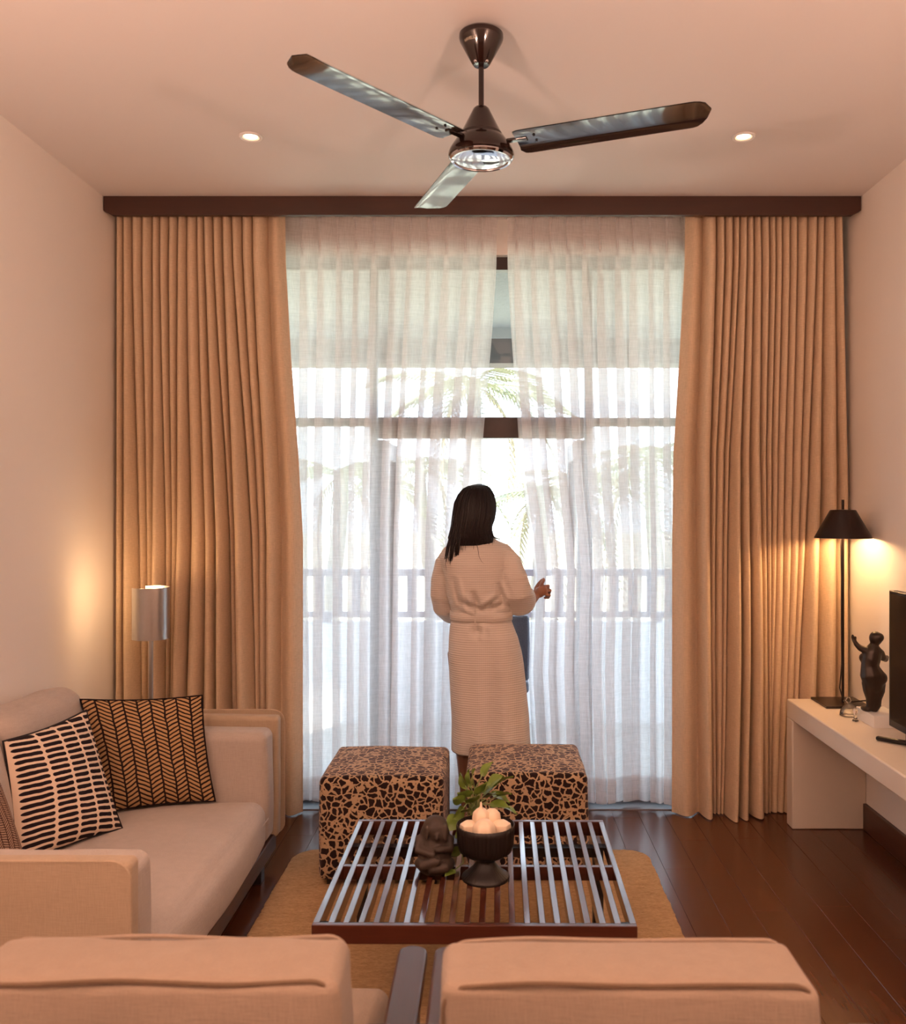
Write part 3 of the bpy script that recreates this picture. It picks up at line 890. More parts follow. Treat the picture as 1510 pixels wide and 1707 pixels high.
# ================================================================== SOFA
SX0, SX1 = XL + .02, -.915
sofa = thing('sofa', 'two-seat oatmeal linen sofa along the left wall', 'sofa', (-1.4, 3.1, 0))
MB().box(SX0 + .02, -.935, 2.32, 3.90, .065, .135).build('base_frame', M['skirting'], sofa, bevel=.004)
for (x, y) in ((-.97, 3.70), (-.97, 2.42), (-1.80, 3.82), (-1.80, 2.42)):
    MB().box(x - .028, x + .028, y - .028, y + .028, 0, .066).build('leg', M['black'], sofa, bevel=.003)
def rect_loop(x0, x1, z0, z1, r, y, n=6):
    pts = []
    for (cx_, cz_, a) in ((x1 - r, z1 - r, 0), (x0 + r, z1 - r, PI / 2), (x0 + r, z0 + r, PI), (x1 - r, z0 + r, 1.5 * PI)):
        for i in range(n + 1):
            q = a + PI / 2 * i / n
            pts.append(Vector((cx_ + r * math.cos(q), y, cz_ + r * math.sin(q))))
    pts.append(pts[0]); return pts
seat = MB().soft(-1.66, -.925, 2.50, 3.715, .13, .335, .055, 14, crown=(.03, 0, .022), wob=.004, seed=2).build('seat_cushion', M['sofa'], sofa, angle=80)
MB().tube([(-.917, y, .262 + .003 * math.sin(y * 4)) for y in np.linspace(2.53, 3.69, 24)], .0028, 6).build('piping', M['sofa'], seat)
for k, (ya, yb2) in enumerate(((2.50, 3.10), (3.105, 3.71))):
    rot = Matrix.Rotation(math.radians(-11), 3, 'Y')
    bc = MB().soft(-1.79, -1.585, ya, yb2, .30, .815, .075, 12, crown=(.045, .006, .012), rot=rot, piv=(-1.70, (ya + yb2) / 2, .30), wob=.012, seed=5 + k)
    bc.build('back_cushion', M['sofa'], sofa, angle=80)
MB().soft(SX0, SX0 + .09, 2.30, 3.92, .13, .70, .025, 8).build('back_panel', M['sofacover'], sofa, angle=80)
for (yo0, yo1, yi0, yi1, yfl) in ((3.868, 3.935, 3.725, 3.868, 3.95), (2.285, 2.352, 2.352, 2.495, 2.27)):
    arm = MB().soft(SX0 + .06, -.935, min(yi0, yi1), max(yi0, yi1), .135, .603, .035, 10, crown=(.004, .012, .008), wob=.004, seed=9).build('arm_cushion', M['sofa'], sofa, angle=80)
    ap = MB().soft(SX0, -.92, yo0, yo1, .12, .640, .018, 10, crown=(0, .006, .004), wob=.003, seed=4).build('arm_panel', M['sofacover'], sofa, angle=80)
    yf = yfl
    fl2 = MB()
    lo_ = rect_loop(SX0 + .01, -.912, .11, .650, .05, yf)
    for dy in (-.003, .003):
        fl2.v += [(p.x, p.y + dy, p.z) for p in lo_[:-1]]
    n = len(lo_) - 1
    fl2.f = [tuple(range(n)), tuple(range(2 * n - 1, n - 1, -1))] + [(i, (i + 1) % n, (i + 1) % n + n, i + n) for i in range(n)]
    fl2.build('flange', M['sofacover'], ap, angle=30)
    MB().tube([p + Vector((0, 0, 0)) for p in lo_], .0045, 6, caps=False).build('piping', M['sofacover'], ap)

# cushions on the sofa
def pillow(name, label, BL, BR, TR, TL, th, mfront, mback, group='patterned sofa cushions'):
    P = [Vector(q) for q in (BL, BR, TR, TL)]
    cen = sum(P, Vector()) / 4
    base = (P[0] + P[1]) / 2
    t = thing(name, label, 'cushion', tuple(base), group=group)
    nrm = ((P[1] - P[0]).cross(P[3] - P[0])).normalized()
    def fn(u, v, sg):
        a, b = 2 * u - 1, 2 * v - 1
        ua = .5 + .5 * a * (1 - .055 * (1 - b * b) ** 1.0); va = .5 + .5 * b * (1 - .055 * (1 - a * a))
        p = (P[0] * (1 - ua) + P[1] * ua) * (1 - va) + (P[3] * (1 - ua) + P[2] * ua) * va
        h = (max(0, (1 - abs(a) ** 2.4)) * max(0, (1 - abs(b) ** 2.4))) ** .55
        h *= 1 + .10 * noise2(u * 3.0, v * 3.0, len(label))
        return p + nrm * (sg * th / 2 * h)
    MB().grid(lambda u, v: fn(u, v, 1), 34, 34).build('front_cover', mfront, t, angle=80)
    MB().grid(lambda u, v: fn(u, v, -1), 34, 34, flip=True).build('back_cover', mback, t, angle=80)
    lp = [fn(i / 16, 0, 1) for i in range(16)] + [fn(1, i / 16, 1) for i in range(16)] + [fn(1 - i / 16, 1, 1) for i in range(16)] + [fn(0, 1 - i / 16, 1) for i in range(17)]
    MB().tube(lp, .004, 6, caps=False).build('edge_seam', mback, t)
    return t
pillow('sofa_cushion', 'tan cushion with black herringbone lines leaning on the far sofa arm',
       (-1.515, 3.50, .352), (-1.125, 3.660, .345), (-1.195, 3.712, .765), (-1.655, 3.615, .770), .15, M['herring'], M['herring'])
pillow('sofa_cushion', 'black and cream dash-striped cushion in front of the herringbone one',
       (-1.575, 2.97, .352), (-1.370, 3.335, .352), (-1.565, 3.47, .760), (-1.660, 3.055, .748), .15, M['dashes'], M['blackcloth'])
pillow('sofa_cushion', 'brown finely patterned cushion cut off by the left picture edge',
       (-1.560, 2.53, .352), (-1.530, 2.965, .352), (-1.625, 2.935, .70), (-1.66, 2.52, .70), .13, M['herring2'], M['herring2'])

# ================================================================== RUG
rb = MB()
RX0, RX1, RY0, RY1, RC = -.875, .688, 1.30, 4.02, .10
loop = []
for (cx_, cy_, a) in ((RX1 - RC, RY1 - RC, 0), (RX0 + RC, RY1 - RC, PI / 2), (RX0 + RC, RY0 + RC, PI), (RX1 - RC, RY0 + RC, 1.5 * PI)):
    for i in range(9):
        q = a + PI / 2 * i / 8
        loop.append((cx_ + RC * math.cos(q), cy_ + RC * math.sin(q)))
dense = []
for i in range(len(loop)):
    p, q = Vector(loop[i]), Vector(loop[(i + 1) % len(loop)])
    n = max(1, int((q - p).length / .015))
    for k in range(n): dense.append(p.lerp(q, k / n))
cen = Vector(((RX0 + RX1) / 2, (RY0 + RY1) / 2))
wavy = []
for p in dense:
    d = (p - cen).normalized()
    wavy.append(p + d * (.010 * noise2(p.x * 6, p.y * 6, 1) + .006 * noise2(p.x * 50, p.y * 50, 2)))
rings = []
for ins, z in ((0.0, .001), (-.002, .007), (.006, .012), (.03, .013)):
    rings.append([(p.x - (p - cen).normalized().x * ins, p.y - (p - cen).normalized().y * ins, z + .0015 * noise2(p.x * 40, p.y * 40, 4)) for p in wavy])
rb.loft(rings, cap=True)
rug = rb.build('jute_rug', M['jute'], None, angle=60)
tag(rug, 'brown woven jute rug with rounded corners under the coffee table', 'rug')

# ================================================================== OTTOMANS
def ottoman(label, x0, x1, y0, y1):
    t = thing('ottoman', label, 'ottoman', ((x0 + x1) / 2, (y0 + y1) / 2, .013), group='leopard-print cube ottomans')
    MB().soft(x0, x1, y0, y1, .035, .452, .026, 12, crown=(.008, .008, .012), wob=.004, seed=int(abs(x0) * 100)).build('upholstered_cube', M['leopard'], t, angle=80)
    for (x, y) in ((x0 + .05, y0 + .05), (x1 - .05, y0 + .05), (x0 + .05, y1 - .05), (x1 - .05, y1 - .05)):
        MB().box(x - .02, x + .02, y - .02, y + .02, .013, .04).build('foot', M['black'], t)
ottoman('cube ottoman in leopard plush, in front of the left sheer curtain', -.700, -.195, 3.62, 4.11)
ottoman('cube ottoman in leopard plush, right one, in front of the woman', -.105, .392, 3.665, 4.150)

# ================================================================== COFFEE TABLE
ct = thing('coffee_table', 'low dark slatted wooden coffee table in the middle of the rug', 'coffee table', (-.045, 2.875, .013), math.radians(-.5))
TW, TL_ = .446, .4155
ZT = .40 - .013
def ctb(name, x0, x1, y0, y1, z0, z1, m='tablewood', bev=.002):
    return MB().box(x0, x1, y0, y1, z0, z1).build(name, M[m], ct, smooth=False, bevel=bev, local=True)
ctb('end_rail', -TW, TW, -TL_, -TL_ + .018, ZT - .052, ZT, 'tablewoodx'); ctb('end_rail', -TW, TW, TL_ - .018, TL_, ZT - .052, ZT, 'tablewoodx')
ns = 22; sw = .0175
sme = MB().box(-sw / 2, sw / 2, -TL_ + .018, TL_ - .018, 0, .045).mesh('slat', smooth=False); sme.materials.append(M['tablewood'])
for i in range(ns):
    x = -TW + sw / 2 + (2 * TW - sw) * i / (ns - 1)
    o = bpy.data.objects.new('slat', sme); C.objects.link(o); o.parent = ct; o.location = (x, 0, ZT - .0455)
    m = o.modifiers.new('bevel', 'BEVEL'); m.width = .0015; m.segments = 1
pitch_ = (2 * TW - sw) / (ns - 1)
cme = MB().box(-(pitch_ - sw) / 2, (pitch_ - sw) / 2, -.008, .008, 0, .043).mesh('spacer', smooth=False); cme.materials.append(M['tablewoodx'])
for i in range(ns - 1):
    x = -TW + sw / 2 + pitch_ * (i + .5)
    o = bpy.data.objects.new('spacer', cme); C.objects.link(o); o.parent = ct; o.location = (x, 0, ZT - .045)
for y in (-.30, .30):
    lf = MB()
    for s in (-1, 1):
        lf.box(s * .415 - .018, s * .415 + .018, y - .018, y + .018, 0, ZT - .05)
    lf.box(-.43, .43, y - .018, y + .018, ZT - .085, ZT - .0525)
    lf.build('leg_frame', M['black'], ct, smooth=False, local=True)
TOP = .40

# carved stone figure on the table
sx, syy = -.180, 2.83
fg = MB()
S = lambda x, y, z: (sx + x, syy + y, TOP + z)
fg.lathe([(.0, .0), (.044, .0), (.052, .008), (.055, .024), (.050, .04), (.0, .05)], 28, (sx, syy, TOP))
fg.ell(S(0, .004, .070), (.056, .050, .066)); fg.ell(S(.0, .006, .108), (.048, .044, .055))
fg.ell(S(.002, -.002, .137), (.040, .042, .038))                       # hooded, bowed head
fg.ell(S(.010, -.026, .122), (.026, .018, .026))
fg.tube([S(-.046, -.010, .104), S(-.050, -.032, .076), S(-.004, -.052, .070)], [.014, .014, .010])
fg.tube([S(.048, -.010, .104), S(.050, -.032, .080), S(.010, -.054, .086)], [.014, .014, .010])
fg.tube([S(-.046, -.014, .030), S(-.034, -.050, .036), S(.012, -.056, .050)], [.018, .017, .012])
fg.tube([S(.048, -.014, .030), S(.036, -.048, .030), S(-.006, -.054, .024)], [.018, .017, .012])
fg.tube([S(-.020, -.040, .150), S(-.024, -.044, .118)], [.007, .006]); fg.tube([S(.034, -.030, .150), S(.036, -.034, .112)], [.008, .007])
fg.tube([S(.010, -.046, .128), S(.010, -.048, .116)], [.005, .006])
me = union_mesh(fg, .0035, 5, 'stone_figure')
base = Vector((sx, syy, TOP)); shift_mesh(me, -base)
so = link('stone_figure', me, M['stone']); so.location = base
tag(so, 'small carved dark stone seated figure on the coffee table', 'figurine')

# fluted pedestal bowl
bx_, by_ = -.020, 2.775
flute = lambda a, z: 1 + .022 * abs(math.sin(a * 22))
pbowl = thing('pedestal_bowl', 'dark fluted pedestal bowl holding cream ornaments on the coffee table', 'bowl', (bx_, by_, TOP))
c = (bx_, by_, TOP)
prof_b = [(.0, .068), (.030, .069), (.062, .074), (.080, .088), (.086, .110), (.088, .150), (.089, .166), (.086, .168), (.083, .160), (.080, .125), (.060, .100), (.0, .094)]
MB().lathe(prof_b, 132, c, wob=lambda a, z: 1 + (.020 * abs(math.sin(a * 22)) if z > .078 else 0)).build('bowl', M['bowl'], pbowl, angle=60)
prof_s = [(.0, 0), (.073, 0), (.074, .005), (.070, .010), (.056, .020), (.040, .034), (.029, .050), (.027, .060), (.034, .070), (.0, .072)]
MB().lathe(prof_s, 132, c, wob=lambda a, z: 1 + (.03 * abs(math.sin(a * 18)) if .008 < z < .066 else 0)).build('pedestal', M['bowl'], pbowl, angle=60)

def ornament(label, x, y, z, r, h, tip):
    lobes = lambda a, zz: 1 + .06 * math.cos(a * 6)
    o = MB().lathe([(0, 0), (r * .6, .002), (r * .95, h * .25), (r, h * .5), (r * .9, h * .78), (r * .5, h * .96), (r * .12, h)], 36, (x, y, z), wob=lobes)
    if tip: o.lathe([(r * .32, h * .96), (r * .16, h * 1.08), (r * .10, h * 1.28), (0, h * 1.32)], 12, (x, y, z))
    base = Vector((x, y, z)); ob = link('ceramic_gourd', o.mesh('ceramic_gourd', base), M['wax']); ob.location = base
    tag(ob, label, 'ornament', 'cream gourd ornaments in the pedestal bowl')
zb_ = TOP + .102
ornament('cream gourd ornament at the left inside the pedestal bowl', bx_ - .050, by_ + .004, zb_ + .028, .030, .045, False)
ornament('cream gourd ornament at the right inside the pedestal bowl', bx_ + .048, by_ + .002, zb_ + .028, .031, .048, False)
ornament('large lobed cream gourd in the centre front of the pedestal bowl', bx_ - .004, by_ - .040, zb_ + .018, .034, .075, False)
ornament('cream gourd with a pointed tip, highest in the pedestal bowl', bx_ - .014, by_ + .012, zb_ + .048, .026, .062, True)
ornament('small rounded cream gourd beside the tipped one in the bowl', bx_ + .020, by_ + .030, zb_ + .040, .026, .062, False)

# plant in a glass vase behind the bowl
vx, vy = -.055, 2.995
pl = thing('potted_pothos', 'leafy green pothos cutting in a glass vase behind the pedestal bowl', 'plant', (vx, vy, TOP))
MB().lathe([(.0, .0), (.030, .0), (.034, .02), (.033, .06), (.022, .085), (.024, .105), (.0215, .105), (.0195, .086), (.030, .06), (.031, .02), (.027, .004), (.0, .004)], 32, (vx, vy, TOP)).build('vase', M['clearglass'], pl)
def leaf_mesh(L, W, curl):
    b = MB()
    def fn(u, v):
        q = (v - .5) * 2
        w = W * math.sin(PI * min(1, u ** .72)) ** .9 * (1 - .25 * u)
        return Vector((u * L, q * w, -curl * L * u * u + .18 * W * abs(q) - .05 * W * math.sin(u * 9)))
    b.grid(fn, 8, 6)
    return b
stems = [((-.03, -.02, .17), (-.085, -.05, .150)), ((0, 0, .19), (-.03, -.01, .235)), ((.02, 0, .19), (.055, -.01, .225)), ((.03, -.01, .16), (.10, -.02, .19)),
         ((.03, .02, .15), (.12, 0, .145)), ((-.02, .02, .18), (-.07, .03, .205)), ((0, -.02, .17), (-.055, -.03, .19)), ((.02, -.02, .16), (.07, -.03, .165)),
         ((0, .03, .2), (.02, .04, .245)), ((-.03, 0, .14), (-.11, -.03, .115)), ((.01, .0, .18), (.03, .0, .20)), ((-.01, -.03, .16), (-.03, -.04, .175)),
         ((.03, 0, .18), (.09, .02, .215)), ((-.03, -.03, .13), (-.05, -.05, .150)),
         ((0, -.03, .17), (.0, -.03, .20)), ((.02, -.03, .17), (.045, -.035, .19)), ((-.01, 0, .19), (-.045, .0, .22)), ((.01, .01, .2), (.075, .01, .185)), ((-.02, -.02, .16), (-.08, -.03, .175))]
for i, (mid, end) in enumerate(stems):
    p0 = Vector((vx, vy, TOP + .08)); p1 = Vector((vx, vy, TOP)) + Vector((mid[0] * .8, mid[1], mid[2])); p2 = Vector((vx + .012, vy, TOP)) + Vector((end[0] * .66, end[1], end[2] * 1.0))
    MB().tube([p0, p0.lerp(p1, .6), p1, p2], .0022, 6).build('stem', M['stem'], pl)
    d = (p2 - p1).normalized(); d = (d + Vector((0, -.25, .05))).normalized()
    lm = leaf_mesh(.056 + .016 * ((i * 7) % 5) / 5, .027 + .006 * ((i * 3) % 4) / 4, .25)
    rotq = Vector((1, 0, 0)).rotation_difference(d).to_matrix() @ Matrix.Rotation(math.radians(rng.uniform(-50, 50)), 3, 'X')
    lm.v = [tuple(rotq @ Vector(q) + p2 - d * .01) for q in lm.v]
    lm.build('leaf', M['leaf'], pl, angle=80)
vine = [Vector((vx - .01, vy - .02, TOP + .10)), Vector((vx - .035, vy - .06, TOP + .09)), Vector((vx - .045, vy - .10, TOP + .045)), Vector((vx - .035, vy - .15, TOP + .02)), Vector((vx - .062, vy - .19, TOP + .012))]
MB().tube(vine, .002, 6).build('trailing_stem', M['stem'], pl)
for (q, dd) in ((vine[1], (-.6, -.6, -.3)), (vine[4], (-.5, -.6, -.05)), (vine[2], (-.7, -.3, -.3))):
    lm = leaf_mesh(.045, .018, .1); rotq = Vector((1, 0, 0)).rotation_difference(Vector(dd).normalized()).to_matrix()
    lm.v = [tuple(rotq @ Vector(p) + q) for p in lm.v]; lm.build('leaf', M['leaf'], pl, angle=80)

# ================================================================== CONSOLE AND WHAT STANDS ON IT
DX, DT = 1.435, .607
con = thing('wall_console', 'cream cement console shelf along the right wall', 'console', (1.6, 3.2, 0))
MB().box(DX, XR, 1.2, 4.385, DT - .088, DT).build('shelf_top', M['concrete'], con, bevel=.006)
MB().box(DX, XR, 4.30, 4.385, 0, DT - .088).build('side_panel', M['concrete'], con, bevel=.006)
MB().box(DX, XR, 1.2, 1.285, 0, DT - .088).build('side_panel', M['concrete'], con, bevel=.006)

TLX, TLY = 1.655, 4.245
tl = thing('table_lamp', 'dark brown table lamp with a conical shade on the console', 'table lamp', (TLX, TLY, DT))
MB().box(1.548, 1.755, 4.165, 4.372, DT, DT + .012).build('base_plate', M['brownmetal'], tl, bevel=.002)
c = (TLX, TLY, 0)
MB().lathe([(.0065, DT + .012), (.0065, 1.575)], 14, c).build('pole', M['brownmetal'], tl)
sh = MB().lathe([(.129, 1.395), (.128, 1.399), (.060, 1.523), (.056, 1.527), (.012, 1.529)], 48, c, caps=False).build('shade', M['brownmetal'], tl, angle=35)
MB().lathe([(.012, 1.5265), (.055, 1.5245), (.058, 1.520), (.1265, 1.397), (.1290, 1.3945)], 48, c, caps=False).build('shade_lining', M['lampinner'], sh, angle=35)
MB().ell((TLX - .03, TLY, 1.470), (.020, .020, .022)).build('bulb', M['bulb'], tl)
MB().tube([(TLX, TLY, 1.485), (TLX - .03, TLY, 1.488)], .009, 8).build('bulb_holder', M['blackmetal'], tl)
MB().tube([(TLX - .012, TLY - .004, 1.40), (TLX - .009, TLY - .007, 1.2), (TLX - .010, TLY - .007, 1.0), (TLX - .008, TLY - .007, .8), (TLX - .018, TLY - .008, .69), (TLX - .004, TLY - .014, .63), (TLX + .03, TLY - .03, .628),
           (TLX + .07, TLY - .10, .650), (TLX + .105, TLY - .20, .640), (TLX + .115, TLY - .30, .62)], .0032, 6).build('cord', M['blackmetal'], tl)
ld = bpy.data.lights.new('table_lamp_light', 'POINT'); ld.energy = 9; ld.color = GLOW_COL; ld.shadow_soft_size = .024
lo = bpy.data.objects.new('table_lamp_light', ld); C.objects.link(lo); lo.parent = tl; lo.location = (-.03, 0, 1.428 - DT)

# bronze figure on a white block
bkx0, bkx1, bky0, bky1 = 1.612, 1.735, 3.80, 3.985
fs = thing('bronze_statuette', 'dark bronze statuette of a full-figured woman on a white block', 'statuette', ((bkx0 + bkx1) / 2, (bky0 + bky1) / 2, DT))
MB().box(bkx0, bkx1, bky0, bky1, DT, DT + .052).build('plinth', M['white'], fs, bevel=.002)
Yst = 3.885
def sp(px, py, dy=0): return Vector((px_x(px, Yst), Yst + dy, px_z(py, Yst)))
g = MB()
kk = Yst / F_PX
g.ell(sp(1459.5, 1064), (10.5 * kk, .030, 12 * kk)); g.ell(sp(1463, 1062, -.012), (8 * kk, .022, 8 * kk))
g.tube([sp(1457, 1072), sp(1455.5, 1086)], [.017, .020])
g.tube([sp(1455, 1086), sp(1452, 1098), sp(1450, 1110), sp(1453, 1124, -.004), sp(1456, 1138, -.004)], [.036, .040, .038, .052, .046])
g.ell(sp(1456, 1086), (16 * kk, .030, 8 * kk)); g.ell(sp(1443, 1098, .02), (.020, .024, .022))
g.ell(sp(1460, 1129, -.020), (.040, .032, .034)); g.ell(sp(1449, 1128, -.012), (.034, .030, .034))
g.tube([sp(1444, 1085), sp(1436, 1081, .02), sp(1432, 1076, .03), sp(1428, 1068, .035)], [.017, .014, .011, .009])
g.ell(sp(1426.5, 1064, .035), (.006, .010, .014)); g.ell(sp(1432, 1066, .04), (.005, .008, .012))
g.tube([sp(1467, 1088), sp(1473, 1097, .01), sp(1481, 1101, .03), sp(1486, 1100, .05)], [.018, .016, .013, .010])
g.ell(sp(1488, 1099, .06), (.010, .014, .008))
g.tube([sp(1450, 1138), sp(1451, 1152), sp(1452, 1165), sp(1451, 1176)], [.036, .032, .023, .019])
g.tube([sp(1462, 1138), sp(1462, 1152), sp(1461, 1165), sp(1461, 1176)], [.036, .032, .022, .019])
for (a, b) in ((1449, -.0), (1461, -.0)):
    q = sp(a, 1178); g.ell((q.x - .008, Yst + .018, DT + .060), (.019, .036, .013))
me = union_mesh(g, .0045, 4, 'figure')
q = fs.location; shift_mesh(me, -q); co = mesh_co(me); co[:, 2] = np.maximum(co[:, 2], .0515); set_co(me, co)
link('figure', me, M['bronze'], fs)

# clear glass ornament
gx, gy = 1.600, 4.03
gl = thing('glass_ornament', 'small clear glass bell ornament in front of the lamp base', 'ornament', (gx, gy, DT))
MB().lathe([(.040, .0), (.042, .004), (.038, .022), (.028, .040), (.014, .050), (.006, .054), (.0045, .060), (.0, .060)], 28, (gx, gy, DT), caps=False).build('bell', M['thinglass'], gl)
MB().tube([(gx + .011 * math.cos(a) - .004, gy, DT + .070 + .012 * math.sin(a)) for a in np.linspace(0, 2 * PI, 18)], .0028, 8, caps=False).build('ring_handle', M['clearglass'], gl)
gx2, gy2 = 1.585, 3.925
g2 = thing('glass_stopper', 'little clear glass stopper standing beside the white statuette block', 'ornament', (gx2, gy2, DT))
MB().lathe([(.0, .0), (.013, .0), (.014, .004), (.008, .010), (.006, .030), (.010, .040), (.012, .048), (.006, .056), (.0, .057)], 20, (gx2, gy2, DT)).build('stopper', M['clearglass'], g2)

# television
tv = thing('television', 'flat black television standing on the console at the right picture edge', 'television', (1.63, 3.15, DT))
MB().box(1.600, 1.635, 2.70, 3.628, .662, 1.207).build('bezel', M['bezel'], tv, bevel=.003)
MB().box(1.5985, 1.601, 2.715, 3.613, .690, 1.195).build('screen', M['screen'], tv, smooth=False)
MB().box(1.630, 1.665, 2.85, 3.48, .70, 1.05).build('rear_housing', M['bezel'], tv, bevel=.01)
for y in (3.50, 2.83):
    s = 1 if y > 3.1 else -1
    MB().tube([(1.545, y + .10 * s, DT + .010), (1.62, y + .01 * s, DT + .014), (1.62, y, .67)], [.010, .011, .010], 8).tube([(1.62, y + .01 * s, DT + .012), (1.71, y + .06 * s, DT + .010)], .010, 8).build('foot', M['bezel'], tv)
# wall socket
ws = thing('wall_socket', 'white socket box on the right wall behind the statuette', 'socket', (XR, 3.97, .70))
MB().box(XR - .030, XR, 3.90, 3.985, .640, .800).build('housing', M['white'], ws, bevel=.004)
MB().box(XR - .034, XR - .029, 3.918, 3.967, .690, .760).build('face_plate', M['white'], ws, bevel=.002)

# ================================================================== ARMCHAIRS IN THE FOREGROUND
def armchair(label, x0, x1, ytop, seed, ol, orr):
    cx_ = (x0 + x1) / 2
    t = thing('armchair', label, 'armchair', (cx_, 1.75, .013), group='tan linen wooden armchairs')
    rot = Matrix.Rotation(math.radians(-7), 3, 'X')
    yn = 1.40
    bc = MB().soft(x0, x1, yn, yn + .155, .30, ytop, .020, 14, crown=(.005, .012, .006), rot=None, wob=.010, seed=seed).build('back_cushion', M['chairfab'], t, angle=80)
    for (yy, nm) in ((yn + .004, 'piping'), (yn + .151, 'piping')):
        lp = rect_loop(x0 + .008, x1 - .008, .305, ytop - .006, .035, yy)
        dn = []
        for i in range(len(lp) - 1):
            n = max(1, int((lp[i + 1] - lp[i]).length / .03))
            for k in range(n):
                p = lp[i].lerp(lp[i + 1], k / n); p = p + Vector((0, 0, .004 + .006 * noise2(p.x * 6, seed, 0))) if p.z > .6 else p
                dn.append(p)
        dn.append(dn[0])
        MB().tube(dn, .0042, 6, caps=False).build(nm, M['seam'] if yy < yn + .05 else M['chairfab'], bc)
    MB().soft(x0, x1, yn + .15, 2.13, .27, .42, .035, 10, crown=(0, 0, .02), wob=.006, seed=seed + 4).build('seat_cushion', M['chairfab'], t, angle=80)
    MB().box(x0 - .02, x1 + .02, yn - .045, yn - .015, .60, .742).build('back_rail', M['chairwood'], t, bevel=.006)
    MB().box(x0 - .02, x1 + .02, yn - .035, yn - .010, .30, .36).build('back_rail', M['chairwood'], t, bevel=.006)
    MB().box(x0, x1, yn, 2.12, .225, .268).build('seat_frame', M['chairwood'], t, bevel=.004)
    for s, xa in ((-1, x0 - ol), (1, x1 + orr)):
        ar = MB(); hw = .033 if s > 0 else .027
        def fa(u, v):
            pass
        n = 14
        pts = [(xa - hw, yn - .02), (xa + hw, yn - .02)]
        end = [(xa + hw * math.cos(q), 2.015 + hw * math.sin(q)) for q in np.linspace(0, PI, n)]
        poly = pts + end
        for z in (.520, .550):
            ar.v += [(p[0], p[1], z + (p[1] - 1.4) * .0) for p in poly]
        m_ = len(poly)
        ar.f = [tuple(range(m_))[::-1], tuple(range(m_, 2 * m_))] + [(i, (i + 1) % m_, (i + 1) % m_ + m_, i + m_) for i in range(m_)]
        ar.build('arm', M['chairwood'], t, smooth=False, bevel=.006)
        MB().box(xa - .02, xa + .02, 1.94, 1.985, .013, .521).build('leg', M['chairwood'], t, bevel=.004)
        MB().box(xa - .02, xa + .02, yn - .04, yn + .005, .013, .742).build('leg', M['chairwood'], t, bevel=.004)
armchair('tan linen armchair seen from behind, near the sofa arm', -.838, -.240, .806, 3, .034, .062)
armchair('tan linen armchair seen from behind, in the foreground right of the other', -.084, .512, .802, 12, .018, .062)

# ================================================================== PERSON
PY = 4.32
K = PY / F_PX
def pp(px, py, dy=0): return Vector((px_x(px, PY), PY + dy, px_z(py, PY)))
per = thing('person', 'woman with long dark hair in a white waffle robe drawing the curtain', 'person', (-.03, PY, 0))
b = MB()
# head, neck, face (looking out of the window, a little to the right)
HC = Vector((-.078, PY + .012, 1.525))
b.ell(HC, (.070, .088, .104)); b.ell(HC + Vector((.004, .030, -.048)), (.052, .062, .058))
b.ell(HC + Vector((.012, .098, -.010)), (.011, .018, .022)); b.ell(HC + Vector((.012, .080, -.058)), (.022, .014, .010)); b.ell(HC + Vector((.011, .070, -.095)), (.022, .022, .016))
for s in (-1, 1): b.ell(HC + Vector((s * .070, .0, -.010)), (.010, .018, .030))
b.tube([HC + Vector((0, -.01, -.06)), HC + Vector((.0, -.015, -.15))], [.050, .052])
# trunk and legs
b.tube([(-.068, PY - .01, 1.34), (-.062, PY, 1.22), (-.055, PY, 1.08), (-.045, PY, .97), (-.035, PY, .86)], [.085, .105, .098, .105, .125])
b.tube([(-.20, PY, 1.305), (-.07, PY - .005, 1.32), (.065, PY, 1.305)], [.040, .055, .040])
for s, lx in ((-1, -.118), (1, .060)):
    b.tube([(lx * .9 - .02, PY, .84), (lx * .95 - .01, PY + .01, .66), (lx, PY + .005, .47), (lx - .002, PY - .012, .36), (lx, PY, .20), (lx, PY + .005, .085)], [.088, .075, .052, .052, .038, .030])
    b.tube([(lx, PY - .02, .040), (lx, PY + .05, .036), (lx + s * .006, PY + .13, .026)], [.034, .036, .026])
    for q in range(5): b.tube([(lx + s * (q - 1.8) * .013, PY + .135, .020), (lx + s * (q - 1.8) * .0145, PY + .178 - .010 * q, .015)], [.010, .009], 8)
